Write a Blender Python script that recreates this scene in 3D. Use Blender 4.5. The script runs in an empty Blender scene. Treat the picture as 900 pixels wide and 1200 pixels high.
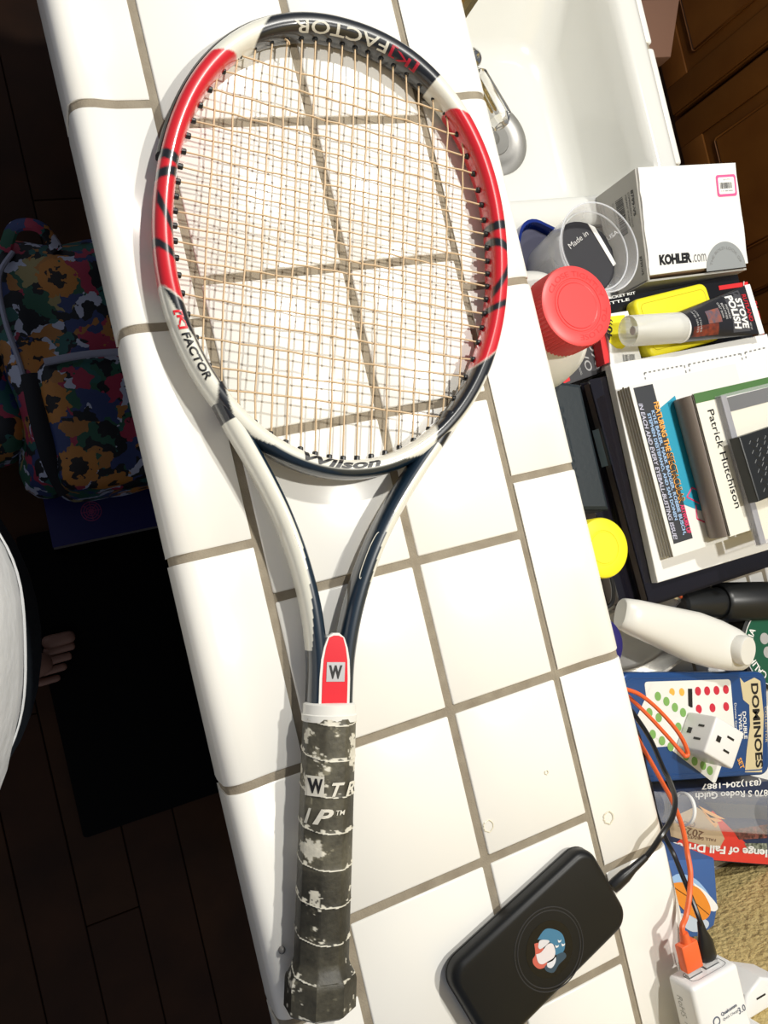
import bpy, bmesh, math, random
from mathutils import Vector, Matrix, noise
random.seed(7)
S = bpy.context.scene
COL = S.collection
PI = math.pi
# ------------------------------------------------------------------ camera
CAM = Vector((-.13383479, -.4149419, .54437185))
RX = Vector((0.89857377, -0.22919156, 0.37421439))     # image right
RY = Vector((-0.2039479, -0.97319171, -0.10631631))    # image down
RZ = Vector((0.38854914, 0.0192128, -0.92122768))      # view direction
FPX = 960.
cd = bpy.data.cameras.new('camera'); cam = bpy.data.objects.new('camera', cd); COL.objects.link(cam)
cd.sensor_fit = 'VERTICAL'; cd.sensor_height = 24; cd.lens = 24 * FPX / 1200; cd.clip_start = .01; cd.clip_end = 50
M3 = Matrix((RX, -RY, -RZ)).transposed()
cam.matrix_world = Matrix.Translation(CAM) @ M3.to_4x4()
S.camera = cam
def at(x, y, z):
    "the point of the photograph's pixel x, y at the height z"
    d = RX * ((x - 450) / FPX) + RY * ((y - 600) / FPX) + RZ
    return CAM + d * ((z - CAM.z) / d.z)
# ------------------------------------------------------------------ world, lights, exposure
W = bpy.data.worlds.new('world'); S.world = W; W.use_nodes = True
bg = W.node_tree.nodes['Background']; bg.inputs[0].default_value = (.80, .86, 1, 1); bg.inputs[1].default_value = .17
def lamp(name, loc, power, r, col, tgt):
    l = bpy.data.lights.new(name, 'AREA'); l.shape = 'DISK'; l.size = 2 * r; l.energy = power; l.color = col
    o = bpy.data.objects.new(name, l); COL.objects.link(o); o.location = loc
    o.rotation_euler = (Vector(tgt) - Vector(loc)).to_track_quat('-Z', 'Y').to_euler(); return o
lamp('ceiling_light', (.62, .50, 1.37), 15.5, .028, (1, .97, .90), (.2, -.2, 0))
lamp('ceiling_light', (.74, -.33, 1.37), 11.5, .028, (1, .97, .90), (.2, -.4, 0))
S.view_settings.view_transform = 'Standard'; S.view_settings.look = 'None'
S.view_settings.gamma = 1; S.view_settings.exposure = .28; S.view_settings.use_curve_mapping = False
# ------------------------------------------------------------------ materials
MATS = {}
def mat(name, col=(.5, .5, .5), rough=.5, metal=0, coat=0, bump=None, var=None, trans=0, ior=1.45, attr=None, spec=None, alpha=None):
    """bump=(scale,strength,distance) noise; var=(scale,colour2,amount) mottling; attr = colour attribute"""
    if name in MATS: return MATS[name]
    m = bpy.data.materials.new(name); m.use_nodes = True; nt = m.node_tree; b = nt.nodes['Principled BSDF']
    b.inputs['Base Color'].default_value = (*col, 1); b.inputs['Roughness'].default_value = rough
    b.inputs['Metallic'].default_value = metal; b.inputs['Coat Weight'].default_value = coat
    b.inputs['Coat Roughness'].default_value = .06
    b.inputs['Transmission Weight'].default_value = trans; b.inputs['IOR'].default_value = ior
    if spec is not None: b.inputs['Specular IOR Level'].default_value = spec
    if alpha is not None: b.inputs['Alpha'].default_value = alpha
    tc = nt.nodes.new('ShaderNodeTexCoord')
    if attr:
        a = nt.nodes.new('ShaderNodeAttribute'); a.attribute_name = attr
        nt.links.new(a.outputs['Color'], b.inputs['Base Color'])
    if var:
        n = nt.nodes.new('ShaderNodeTexNoise'); n.inputs['Scale'].default_value = var[0]; n.inputs['Detail'].default_value = 6
        nt.links.new(tc.outputs['Object'], n.inputs['Vector'])
        r = nt.nodes.new('ShaderNodeValToRGB'); r.color_ramp.elements[0].position = .35; r.color_ramp.elements[1].position = .7
        r.color_ramp.elements[0].color = (*col, 1); r.color_ramp.elements[1].color = (*var[1], 1)
        nt.links.new(n.outputs['Fac'], r.inputs['Fac']); nt.links.new(r.outputs['Color'], b.inputs['Base Color'])
    if bump:
        n = nt.nodes.new('ShaderNodeTexNoise'); n.inputs['Scale'].default_value = bump[0]; n.inputs['Detail'].default_value = 4
        nt.links.new(tc.outputs['Object'], n.inputs['Vector'])
        bp = nt.nodes.new('ShaderNodeBump'); bp.inputs['Strength'].default_value = bump[1]; bp.inputs['Distance'].default_value = bump[2]
        nt.links.new(n.outputs['Fac'], bp.inputs['Height']); nt.links.new(bp.outputs['Normal'], b.inputs['Normal'])
    MATS[name] = m; return m
WHITE = mat('white_print', (.86, .86, .84), .5)
BLACK = mat('black_print', (.012, .012, .014), .4)
GREYP = mat('grey_print', (.22, .22, .22), .5)
glaze = mat('glazed_ceramic', (.90, .885, .835), .24, bump=(12, .025, .002), var=(5, (.87, .85, .795), 1))
grout = mat('sanded_grout', (.33, .285, .215), .9, bump=(900, .6, .0006), var=(60, (.25, .21, .155), 1))
blackpl = mat('black_plastic', (.012, .013, .014), .35)
whitepl = mat('white_plastic', (.85, .85, .84), .3)
chrome = mat('chrome', (.75, .75, .74), .12, 1)
paper = mat('white_paper', (.86, .86, .84), .7, bump=(30, .1, .001))
pages = mat('page_edges', (.42, .38, .31), .8, bump=(400, .3, .0005))
def clearmat(name, tint=(1, 1, 1), rough=.03, op=.18, edge=.6):
    "thin clear plastic: mostly see-through with a glossy skin"
    m = bpy.data.materials.new(name); m.use_nodes = True; nt = m.node_tree; b = nt.nodes['Principled BSDF']
    b.inputs['Base Color'].default_value = (*tint, 1); b.inputs['Roughness'].default_value = rough
    out = nt.nodes['Material Output']; tr = nt.nodes.new('ShaderNodeBsdfTransparent'); tr.inputs[0].default_value = (*[.3 + .7 * c for c in tint], 1)
    mx = nt.nodes.new('ShaderNodeMixShader'); lw = nt.nodes.new('ShaderNodeLayerWeight'); lw.inputs[0].default_value = .35
    mp = nt.nodes.new('ShaderNodeMapRange'); mp.inputs[3].default_value = op; mp.inputs[4].default_value = min(1, op + edge)
    nt.links.new(lw.outputs['Facing'], mp.inputs[0]); nt.links.new(mp.outputs[0], mx.inputs[0])
    nt.links.new(tr.outputs[0], mx.inputs[1]); nt.links.new(b.outputs[0], mx.inputs[2]); nt.links.new(mx.outputs[0], out.inputs[0])
    return m
# ------------------------------------------------------------------ object helpers
def wmat(o):
    m = Matrix.LocRotScale(o.location, o.rotation_euler, o.scale)
    return wmat(o.parent) @ m if o.parent else m
def thing(name, label, cat, loc=(0, 0, 0), rotz=0, group=None):
    o = bpy.data.objects.new(name, None); COL.objects.link(o); o.location = loc; o.rotation_euler = (0, 0, rotz)
    o.empty_display_size = .02; o['label'] = label; o['category'] = cat
    if group: o['group'] = group
    return o
def obj(name, bm, m, parent=None, local=False, smooth=True, label=None):
    if isinstance(bm, bmesh.types.BMesh):
        me = bpy.data.meshes.new(name); bm.to_mesh(me); bm.free()
    else: me = bm
    if m and not me.materials:
        for q in (m if isinstance(m, (list, tuple)) else [m]): me.materials.append(q)
    if parent and not local: me.transform(wmat(parent).inverted())
    if smooth:
        for p in me.polygons: p.use_smooth = True
        try: me.set_sharp_from_angle(angle=math.radians(38))
        except Exception: pass
    o = bpy.data.objects.new(name, me); COL.objects.link(o)
    if parent: o.parent = parent
    if label: o['label'] = label
    return o
def struct(o): o['kind'] = 'structure'; return o
def B(): return bmesh.new()
def box(bm, c, s, rz=0, bev=0, seg=2, M=None):
    r = bmesh.ops.create_cube(bm, size=1)
    vs = r['verts']; T = (M or Matrix.Translation(c) @ Matrix.Rotation(rz, 4, 'Z')) @ Matrix.Diagonal((*s, 1))
    bmesh.ops.transform(bm, matrix=T, verts=vs)
    if bev:
        es = list({e for v in vs for e in v.link_edges}); bmesh.ops.bevel(bm, geom=es, offset=bev, segments=seg, affect='EDGES', profile=.5)
    return bm
def box2(bm, a, b, bev=0, seg=2):
    return box(bm, [(a[i] + b[i]) / 2 for i in range(3)], [abs(b[i] - a[i]) for i in range(3)], 0, bev, seg)
def prism(bm, pts, z0, z1, bev=0, seg=2):
    "vertical prism over a list of (x, y)"
    a = sum(pts[i - 1][0] * pts[i][1] - pts[i][0] * pts[i - 1][1] for i in range(len(pts)))
    if a < 0: pts = pts[::-1]
    lo = [bm.verts.new((p[0], p[1], z0)) for p in pts]; hi = [bm.verts.new((p[0], p[1], z1)) for p in pts]; n = len(pts)
    bm.faces.new(lo[::-1]); top = bm.faces.new(hi)
    for i in range(n): bm.faces.new((lo[i], lo[(i + 1) % n], hi[(i + 1) % n], hi[i]))
    if bev: bmesh.ops.bevel(bm, geom=list(top.edges), offset=bev, segments=seg, affect='EDGES', profile=.5)
    return bm
def rrect(cx, cy, w, h, r, rz=0, n=6):
    p = []
    for sx, sy, a0 in ((1, 1, 0), (-1, 1, 90), (-1, -1, 180), (1, -1, 270)):
        for k in range(n + 1):
            a = math.radians(a0 + 90 * k / n)
            x, y = sx * (w / 2 - r) + r * math.cos(a), sy * (h / 2 - r) + r * math.sin(a)
            p.append((cx + x * math.cos(rz) - y * math.sin(rz), cy + x * math.sin(rz) + y * math.cos(rz)))
    return p
def circ(c, r, n=32, ry=None): return [(c[0] + r * math.cos(2 * PI * k / n), c[1] + (ry or r) * math.sin(2 * PI * k / n)) for k in range(n)]
def lathe(bm, prof, n=48, M=None, rib=None, caps=True):
    "prof (r, z) list; M places it; rib=(i0,i1,count,depth)"
    M = M or Matrix(); rings = []
    for i, (r, z) in enumerate(prof):
        if r < 1e-6: rings.append([bm.verts.new(M @ Vector((0, 0, z)))]); continue
        rg = []
        for k in range(n):
            a = 2 * PI * k / n; rr = r
            if rib and rib[0] <= i <= rib[1] and (k % rib[2]) == 0: rr -= rib[3]
            rg.append(bm.verts.new(M @ Vector((rr * math.cos(a), rr * math.sin(a), z))))
        rings.append(rg)
    for A_, B_ in zip(rings, rings[1:]):
        for k in range(n):
            a, b = A_[k % len(A_)], A_[(k + 1) % len(A_)]; c, d = B_[(k + 1) % len(B_)], B_[k % len(B_)]
            vs = []
            for v in (a, b, c, d):
                if v not in vs: vs.append(v)
            if len(vs) > 2:
                try: bm.faces.new(vs)
                except ValueError: pass
    for rg, rev in ((rings[0], True), (rings[-1], False)):
        if len(rg) > 2 and caps: bm.faces.new(rg[::-1] if rev else rg)
    bmesh.ops.recalc_face_normals(bm, faces=bm.faces)
    return bm
def axisM(p0, p1):
    p0, p1 = Vector(p0), Vector(p1); return Matrix.Translation(p0) @ (p1 - p0).to_track_quat('Z', 'Y').to_matrix().to_4x4()
def spline(pts, k=8):
    P = [Vector(p) for p in pts]; out = []
    for i in range(len(P) - 1):
        a = P[max(i - 1, 0)]; b = P[i]; c = P[i + 1]; d = P[min(i + 2, len(P) - 1)]
        for j in range(k):
            t = j / k
            out.append(.5 * ((2 * b) + (c - a) * t + (2 * a - 5 * b + 4 * c - d) * t * t + (3 * b - a - 3 * c + d) * t ** 3))
    out.append(P[-1]); return out
def tube(bm, pts, r, n=8, flat=1, closed=False):
    P = [Vector(p) for p in pts]; rings = []; up = Vector((0, 0, 1))
    m = len(P)
    for i, p in enumerate(P):
        d = (P[(i + 1) % m] - P[i - 1]) if closed else (P[min(i + 1, m - 1)] - P[max(i - 1, 0)])
        d.normalize(); x = d.cross(up)
        if x.length < 1e-3: x = d.cross(Vector((0, 1, 0)))
        x.normalize(); y = x.cross(d); rr = r[i] if isinstance(r, (list, tuple)) else r
        rings.append([bm.verts.new(p + x * math.cos(2 * PI * k / n) * rr + y * math.sin(2 * PI * k / n) * rr * flat) for k in range(n)])
    for i in range(m if closed else m - 1):
        a, b = rings[i], rings[(i + 1) % m]
        for k in range(n): bm.faces.new((a[k], b[k], b[(k + 1) % n], a[(k + 1) % n]))
    if not closed: bm.faces.new(rings[0]); bm.faces.new(rings[-1][::-1])
    bmesh.ops.recalc_face_normals(bm, faces=bm.faces)
    return bm
def flat(bm, pts, z):
    f = bm.faces.new([bm.verts.new((p[0], p[1], z)) for p in pts]); f.normal_update()
    if f.normal.z < 0: f.normal_flip()
    return bm
_tc = {}
def glyphs(s, bold=0., shear=0., sub=0):
    key = (s, bold, shear, sub)
    if key in _tc: return _tc[key]
    cu = bpy.data.curves.new('t', 'FONT'); cu.body = s; cu.offset = bold; cu.shear = shear; cu.resolution_u = 3
    o = bpy.data.objects.new('t', cu); COL.objects.link(o); bpy.context.view_layer.update()
    me = bpy.data.meshes.new_from_object(o.evaluated_get(bpy.context.evaluated_depsgraph_get()))
    bpy.data.objects.remove(o); bpy.data.curves.remove(cu)
    bm = bmesh.new(); bm.from_mesh(me); bpy.data.meshes.remove(me)
    if sub:
        bmesh.ops.triangulate(bm, faces=bm.faces)
        for _ in range(sub):
            bmesh.ops.subdivide_edges(bm, edges=[e for e in bm.edges if e.calc_length() > .15], cuts=1); bmesh.ops.triangulate(bm, faces=bm.faces)
    xs = [v.co.x for v in bm.verts]; ys = [v.co.y for v in bm.verts]; x0, x1, y0, y1 = min(xs), max(xs), min(ys), max(ys)
    V = [((v.co.x - x0) / (x1 - x0), (v.co.y - y0) / (y1 - y0)) for v in bm.verts]; bm.verts.index_update()
    F = [[v.index for v in f.verts] for f in bm.faces]; bm.free(); _tc[key] = (V, F); return V, F
def letters(parts, name, m, parent, local=False, label=None):
    "parts: list of (string, mapfunction(u,v)->Vector, bold, shear, sub) joined into one lettering part"
    vs = []; fs = []
    for s, f, bold, shear, sub in parts:
        V, F = glyphs(s, bold, shear, sub); b = len(vs)
        vs += [f(u, v) for u, v in V]; fs += [[i + b for i in q] for q in F]
    me = bpy.data.meshes.new(name); me.from_pydata([tuple(v) for v in vs], [], fs)
    return obj(name, me, m, parent, local, smooth=False, label=label)
def line(s, p0, p1, h, bold=.0, shear=0., up=None):
    "text from world point p0 to p1 (baseline), height h, lying flat and read from above"
    p0, p1 = Vector(p0), Vector(p1); d = p1 - p0; u_ = up or Vector((-d.y, d.x, 0)).normalized()
    return (s, lambda u, v: p0 + d * u + u_ * (h * v), bold, shear, 0)
def pline(s, a, b, z, h, bold=0., shear=0.): return line(s, at(*a, z), at(*b, z), h, bold, shear)
def quad(bm, a, b, c, d): bm.faces.new([bm.verts.new(p) for p in (a, b, c, d)]); return bm
def pxpoly(pts, z): return [at(x, y, z)[:2] for x, y in pts]
def decal(name, pts, z, m, parent, label=None):
    bm = B(); flat(bm, pts, z); return obj(name, bm, m, parent, smooth=False, label=label)
def barcode(bm, c, w, h, rz, z, n=18, seed=1):
    rnd = random.Random(seed); x = -w / 2; cs, sn = math.cos(rz), math.sin(rz)
    while x < w / 2:
        t = w / n * rnd.choice((.25, .45, .7)); 
        pts = [(c[0] + a * cs - b * sn, c[1] + a * sn + b * cs) for a, b in ((x, -h / 2), (x + t, -h / 2), (x + t, h / 2), (x, h / 2))]
        flat(bm, pts, z); x += t + w / n * rnd.choice((.3, .5, .8))
# ------------------------------------------------------------------ floor, walls
FZ = -1.07; ZL = -.2; WY = -.872
darkwood = []
for i, c in enumerate(((.048, .017, .005), (.056, .021, .006), (.040, .014, .004))):
    darkwood.append(mat('dark_floorboard_%s' % 'abc'[i], c, .6, bump=(30, .15, .002), var=(9, tuple(q * .55 for q in c), 1), spec=.25))
fl = struct(obj('floor', box2(B(), (-2.0, -2.0, FZ - .03), (2.2, 2.0, FZ - .008)), mat('subfloor', (.012, .006, .004), .8)))
me_p = None
pw, pl = .093, 1.05
for i in range(44):
    x = -1.96 + i * pw
    y = -2.0 - (i * .37 % 1) * pl
    while y < 2.0:
        a, b = max(y, -2.0), min(y + pl - .0015, 2.0)
        if b - a > .04: obj('plank', box2(B(), (x, a, FZ - .012), (x + pw - .002, b, FZ), .0012, 1), darkwood[random.randrange(3)], fl, smooth=False)
        y += pl
wallm = mat('textured_tan_plaster', (.68, .53, .23), .75, bump=(170, 1, .006), var=(90, (.58, .44, .18), 1))
wp = bmesh.new(); box2(wp, (.10, WY - .1, FZ), (2.2, WY, 1.4)); struct(obj('wall_end', wp, wallm, smooth=False))
# bar base (knee wall) and kitchen side splash
wm = mat('painted_wood_panel', (.10, .055, .03), .5)
# ------------------------------------------------------------------ bar counter with tiles
P = .111; G = .0062; XC = .2049; YT = .60
bar = thing('bar_counter', 'white tiled breakfast bar with brown grout lying under the racket', 'counter', (.1, -.2, FZ))
obj('base_panel', box2(B(), (.12, WY + .001, FZ), (.243, YT, -.03)), wm, bar, smooth=False)
obj('grout_bed', box2(B(), (-.003, WY + .001, -.03), (XC + .003, YT, -.0014)), grout, bar, smooth=False)
def prof_edge(o=0.):
    # (distance outward, height): slightly dished top, raised lip, rounded nose, skirt
    pts = [(0, 0), (.012, -.0004), (.024, -.0006), (.032, .0004), (.039, .0018), (.045, .0019)]
    for k in range(1, 8):
        a = math.radians(90 - 90 * k / 7); pts.append((.045 + .0115 * math.cos(a), -.0096 + .0115 * math.sin(a)))
    pts += [(.0565, -.03), (.055, -.046)]
    return [(x - (o if x > .04 else 0) * .9, z - (o if x < .055 else 0)) for x, z in pts]
def edge_strip(bm, x0, sgn, y0, y1, o=0., ext=.0, w=.0565, tone=0):
    pr = [(x * w / .0565, z) for x, z in prof_edge(o)]
    back = [(pr[-1][0] - .007, pr[-1][1]), (pr[-1][0] - .008, -.012), (.0, -.007)]
    ring = pr + back
    ys = [y0, y0 + .0012, y1 - .0012, y1] if not o else [y0, y1]
    rows = []
    for j, y in enumerate(ys):
        ins = .0008 if (not o and j in (0, 3)) else 0
        rows.append([bm.verts.new((x0 + sgn * x, y, z - (ins if k < len(pr) else 0))) for k, (x, z) in enumerate(ring)])
    for a, b in zip(rows, rows[1:]):
        for k in range(len(ring)): bm.faces.new((a[k], a[(k + 1) % len(ring)], b[(k + 1) % len(ring)], b[k]))
    bm.faces.new(rows[0]); bm.faces.new(rows[-1][::-1]); bmesh.ops.recalc_face_normals(bm, faces=bm.faces); return bm
def tile_mesh(w, h, t=.006):
    bm = B(); box2(bm, (-w / 2, -h / 2, -t), (w / 2, h / 2, 0), .0013, 2); me = bpy.data.meshes.new('tile'); bm.to_mesh(me); bm.free()
    me.materials.append(glaze)
    for p in me.polygons: p.use_smooth = True
    me.set_sharp_from_angle(angle=math.radians(50)); return me
def put_tile(me, x, y, z, par, wob=.0012):
    o = bpy.data.objects.new('tile', me); COL.objects.link(o); o.parent = par
    o.location = Vector((x, y, z + random.uniform(-.0002, .0003))) - par.location
    o.rotation_euler = (random.uniform(-wob, wob), random.uniform(-wob, wob), random.uniform(-.002, .002)); return o
mA = tile_mesh(P - G, P - G); mB = tile_mesh(XC - P - G, P - G)
for r in range(-5, 9):
    y0, y1 = -r * P, -(r + 1) * P
    if y1 < WY:
        hh = y0 - G / 2 - WY - .004; ma, mb = tile_mesh(P - G, hh), tile_mesh(XC - P - G, hh); yc = WY + .004 + hh / 2
    else: ma, mb, yc = mA, mB, (y0 + y1) / 2
    if y0 > YT: continue
    put_tile(ma, P / 2, yc, 0, bar); put_tile(mb, (P + XC) / 2, yc, 0, bar)
JP = 1.387 * P
for nm, x0, sgn, j4, w in (('left', -G / 2 + .0, -1, 5.03, .0535), ('right', XC + G / 2 - .0006, 1, 5.0, .0625)):
    obj('grout_bed', edge_strip(B(), x0 + sgn * -.003, sgn, WY + .001, YT, .0013, w=w + .003), grout, bar)
    for k in range(-6, 8):
        a = -(j4 * P + JP * (k - 4)); b = a - JP
        a -= .003; b += .003; b = max(b, WY + .003)
        if a - b < .01 or a > YT: continue
        obj('edge_tile', edge_strip(B(), x0, sgn, b, a, w=w), glaze, bar)
obj('side_splash', box2(B(), (.243, WY + .001, ZL), (.252, YT, -.03)), glaze, bar, smooth=False)
stain = mat('tea_stain', (.80, .74, .56), .3)
for px_s, r_s in (((572, 968), .0040), ((713, 958), .0045), ((640, 905), .0015)):
    c_ = at(*px_s, 0); bm = B(); n_ = 26; pts = [(c_.x + r_s * (1 + .12 * math.sin(3 * k)) * math.cos(2 * PI * k / n_), c_.y + r_s * (1 + .1 * math.cos(5 * k)) * math.sin(2 * PI * k / n_), .0006) for k in range(n_)]
    tube(bm, pts, .00035, 4, .6, closed=True); obj('stain_ring', bm, stain, bar)
c_ = at(330, 1113, .003); cr_ = thing('grey_crumb', 'tiny grey crumb on the bar edge left of the grip', 'crumb', (c_.x, c_.y, .0012))
bm = B(); bmesh.ops.create_icosphere(bm, subdivisions=2, radius=.0024)
for v in bm.verts: v.co = Vector((c_.x, c_.y, .0038)) + v.co * (1 + .2 * noise.noise(v.co * 900))
obj('body', bm, mat('grey_crumb', (.16, .155, .15), .4), cr_)
fmat = thing('floor_mat', 'flat black mat on the dark floorboards beside the bar', 'mat', (-.03, -.6, FZ))
obj('pad', prism(B(), rrect(-.026, -.555, .28, .552, .006), FZ + .0003, FZ + .007, .002), mat('black_mat_rubber', (.004, .004, .004), .9, spec=.1), fmat)
# ------------------------------------------------------------------ kitchen counter with tiles, sink
kc = thing('kitchen_counter', 'lower white tiled kitchen counter on the far side of the bar', 'counter', (.45, -.3, FZ))
LP = .109; SX0, SX1, SY0, SY1 = .335, .660, -.131, .36     # outline of the sink
cab = mat('orange_brown_cabinet_wood', (.21, .078, .014), .42, bump=(25, .2, .002), var=(7, (.15, .050, .009), 1))
obj('base_cabinet', box2(B(), (.26, WY + .001, FZ + .09), (.645, SY0, ZL - .03)), cab, kc, smooth=False)
obj('base_cabinet', box2(B(), (.26, SY0, FZ + .09), (.645, YT, -.42)), cab, kc, smooth=False)
obj('plinth', box2(B(), (.26, WY + .001, FZ), (.60, YT, FZ + .09)), wm, kc, smooth=False)
obj('grout_bed', box2(B(), (.253, WY + .001, ZL - .03), (.668, SY0 + .002, ZL - .0014)), grout, kc, smooth=False)
obj('grout_bed', box2(B(), (.253, SY0, ZL - .03), (SX0 + .004, YT, ZL - .0014)), grout, kc, smooth=False)
obj('grout_bed', box2(B(), (SX1 + .001, SY0, ZL - .03), (.668, YT, ZL - .0014)), grout, kc, smooth=False)
mL = tile_mesh(LP - .005, LP - .005)
gx = .5095; gy = -.567
xs = [gx + LP * k for k in (-3, -2, -1, 0, 1)]
def cut_tile(x0, x1, y0, y1, z, par):
    if x1 - x0 < .012 or y1 - y0 < .012: return
    full = abs(x1 - x0 - LP) < 1e-4 and abs(y1 - y0 - LP) < 1e-4
    put_tile(mL if full else tile_mesh(x1 - x0 - .005, y1 - y0 - .005), (x0 + x1) / 2, (y0 + y1) / 2, z, par)
for j in range(-4, 12):
    y0, y1 = max(gy + LP * j, WY + .002), min(gy + LP * (j + 1), YT)
    for x in xs:
        x0, x1 = max(x, .255), min(x + LP, .645)
        if x0 > .64: continue
        if y0 < SY0:
            cut_tile(x0, x1, y0, min(y1, SY0), ZL, kc)
        if y1 > SY0 + .02: cut_tile(x0, min(x1, SX0), max(y0, SY0), y1, ZL, kc)
# front edge tiles
for j in range(-4, 8):
    a, b = .088 - JP * j - .0025, .088 - JP * (j + 1) + .0025
    b = max(b, WY + .002); a = min(a, YT)
    if a - b < .02: continue
    bm = B(); x0 = .6475 if a < SY0 + .02 else SX1 + .003
    box2(bm, (x0, b, ZL - .05), (.6745, a, ZL), .004, 3); obj('edge_tile', bm, glaze, kc)
# sink: cast bowl with rolled rim
enamel = mat('white_enamel', (.80, .80, .76), .16, coat=.3, bump=(10, .05, .002))
sk = thing('kitchen_sink', 'white enamel kitchen sink bowl with a steel drain', 'sink', (.5, .1, ZL))
IX0, IX1, IY0, IY1, SZ = .372, .624, -.095, .30, -.325
def ringpts(x0, x1, y0, y1, r, n=8):
    return rrect((x0 + x1) / 2, (y0 + y1) / 2, x1 - x0, y1 - y0, r, 0, n)
bm = B(); secs = [(SX0, SX1, SY0, SY1, .02, ZL - .004), (SX0, SX1, SY0, SY1, .02, ZL + .002), (SX0 + .003, SX1 - .003, SY0 + .004, SY1 - .004, .022, ZL + .006),
        (SX0 + .010, SX1 - .010, SY0 + .013, SY1 - .01, .028, ZL + .008), (IX0 - .01, IX1 + .008, IY0 - .008, IY1 + .01, .035, ZL + .007), (IX0 - .002, IX1 + .002, IY0 - .002, IY1 + .002, .04, ZL + .003),
        (IX0 + .001, IX1 - .001, IY0 + .001, IY1 - .001, .042, ZL - .006), (IX0 + .004, IX1 - .004, IY0 + .004, IY1 - .03, .046, ZL - .03), (IX0 + .010, IX1 - .010, IY0 + .008, .19, .05, SZ + .03),
        (IX0 + .016, IX1 - .016, IY0 + .012, .172, .05, SZ + .012), (IX0 + .026, IX1 - .026, IY0 + .022, .160, .045, SZ + .003), (IX0 + .045, IX1 - .045, IY0 + .04, .14, .035, SZ)]
rg = [[bm.verts.new((x, y, z)) for x, y in ringpts(a, b, c, d, r)] for a, b, c, d, r, z in secs]
for a, b in zip(rg, rg[1:]):
    n = len(a)
    for k in range(n): bm.faces.new((a[k], a[(k + 1) % n], b[(k + 1) % n], b[k]))
bm.faces.new(rg[-1]); bmesh.ops.recalc_face_normals(bm, faces=bm.faces)
for f in bm.faces:
    if f.calc_center_median().z < SZ + .001 and f.normal.z < 0: bmesh.ops.reverse_faces(bm, faces=bm.faces); break
o = obj('bowl', bm, enamel, sk)
sd = o.modifiers.new('s', 'SOLIDIFY'); sd.thickness = .004; sd.offset = -1
dc = at(577, 162, SZ); steel = mat('brushed_steel', (.40, .39, .37), .45, 1, bump=(200, .1, .0005))
dr = .050
obj('drain', lathe(B(), [(dr, .0), (dr, .002), (dr - .003, .0035), (dr - .012, .003), (dr - .015, .0022), (.031, .0012), (.027, .0008), (.0, .0008)], 48, Matrix.Translation((dc.x, dc.y, SZ))), steel, sk)
obj('strainer', lathe(B(), [(.024, .0009), (.023, .0022), (.010, .0016), (.006, .005), (0, .0055)], 24, Matrix.Translation((dc.x, dc.y, SZ))), mat('dull_steel', (.26, .255, .24), .5, .7), sk)
# faucet between the bar and the bowl: only its screw, lever and brass spout show past the bar
fc = thing('kitchen_faucet', 'chrome faucet with a clear faceted lever handle beside the sink', 'faucet', (.300, -.005, ZL))
obj('base', lathe(B(), [(.026, 0), (.026, .006), (.018, .02), (.017, .09), (.015, .105), (0, .106)], 32, Matrix.Translation((.297, .0, ZL + .001))), chrome, fc)
hb = at(553, 68, -.075); h0 = at(556, 86, -.073); h1 = at(588, 147, -.066)
bm = B(); tube(bm, spline([(.297, .0, -.098), (.305, -.002, -.082), (hb.x, hb.y, -.081), ((hb.x + h0.x) / 2, (hb.y + h0.y) / 2, -.078), h0], 5), .0055, 12); obj('stem', bm, chrome, fc)
obj('screw', lathe(B(), [(.0085, -.006), (.0095, .001), (.008, .004), (.005, .0055), (.004, .003), (0, .003)], 24, Matrix.Translation(hb)), chrome, fc)
acr = mat('clear_acrylic', (.90, .89, .86), .06, trans=1, ior=1.49)
Mh = axisM(h0, h1); Lh = (h1 - h0).length
obj('lever_handle', lathe(B(), [(.0075, 0), (.0105, .003), (.0125, Lh - .012), (.0125, Lh - .006), (.008, Lh), (0, Lh)], 8, Mh), acr, fc, smooth=False, label='clear acrylic lever')
obj('lever_core', lathe(B(), [(.0018, .001), (.0015, Lh - .014), (0, Lh - .012)], 10, Mh), mat('brass', (.62, .45, .18), .25, 1), fc, label='brass core inside the lever')
bm = B(); tube(bm, [at(526, 40, -.055), at(568, -22, -.05)], .0045, 4); obj('spout_bar', bm, MATS['brass'], fc, smooth=False)
bm = B(); tube(bm, [at(514, 42, -.06), at(556, -22, -.06)], .0058, 4); obj('spout_bar', bm, MATS['brass'], fc, smooth=False)
p0 = at(560, -18, -.055); bm = B(); tube(bm, spline([(.297, .0, -.10), (.289, .05, -.08), (p0.x - .01, p0.y, -.058), at(556, -22, -.055)], 6), .008, 12); obj('spout', bm, MATS['brass'], fc)
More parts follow.
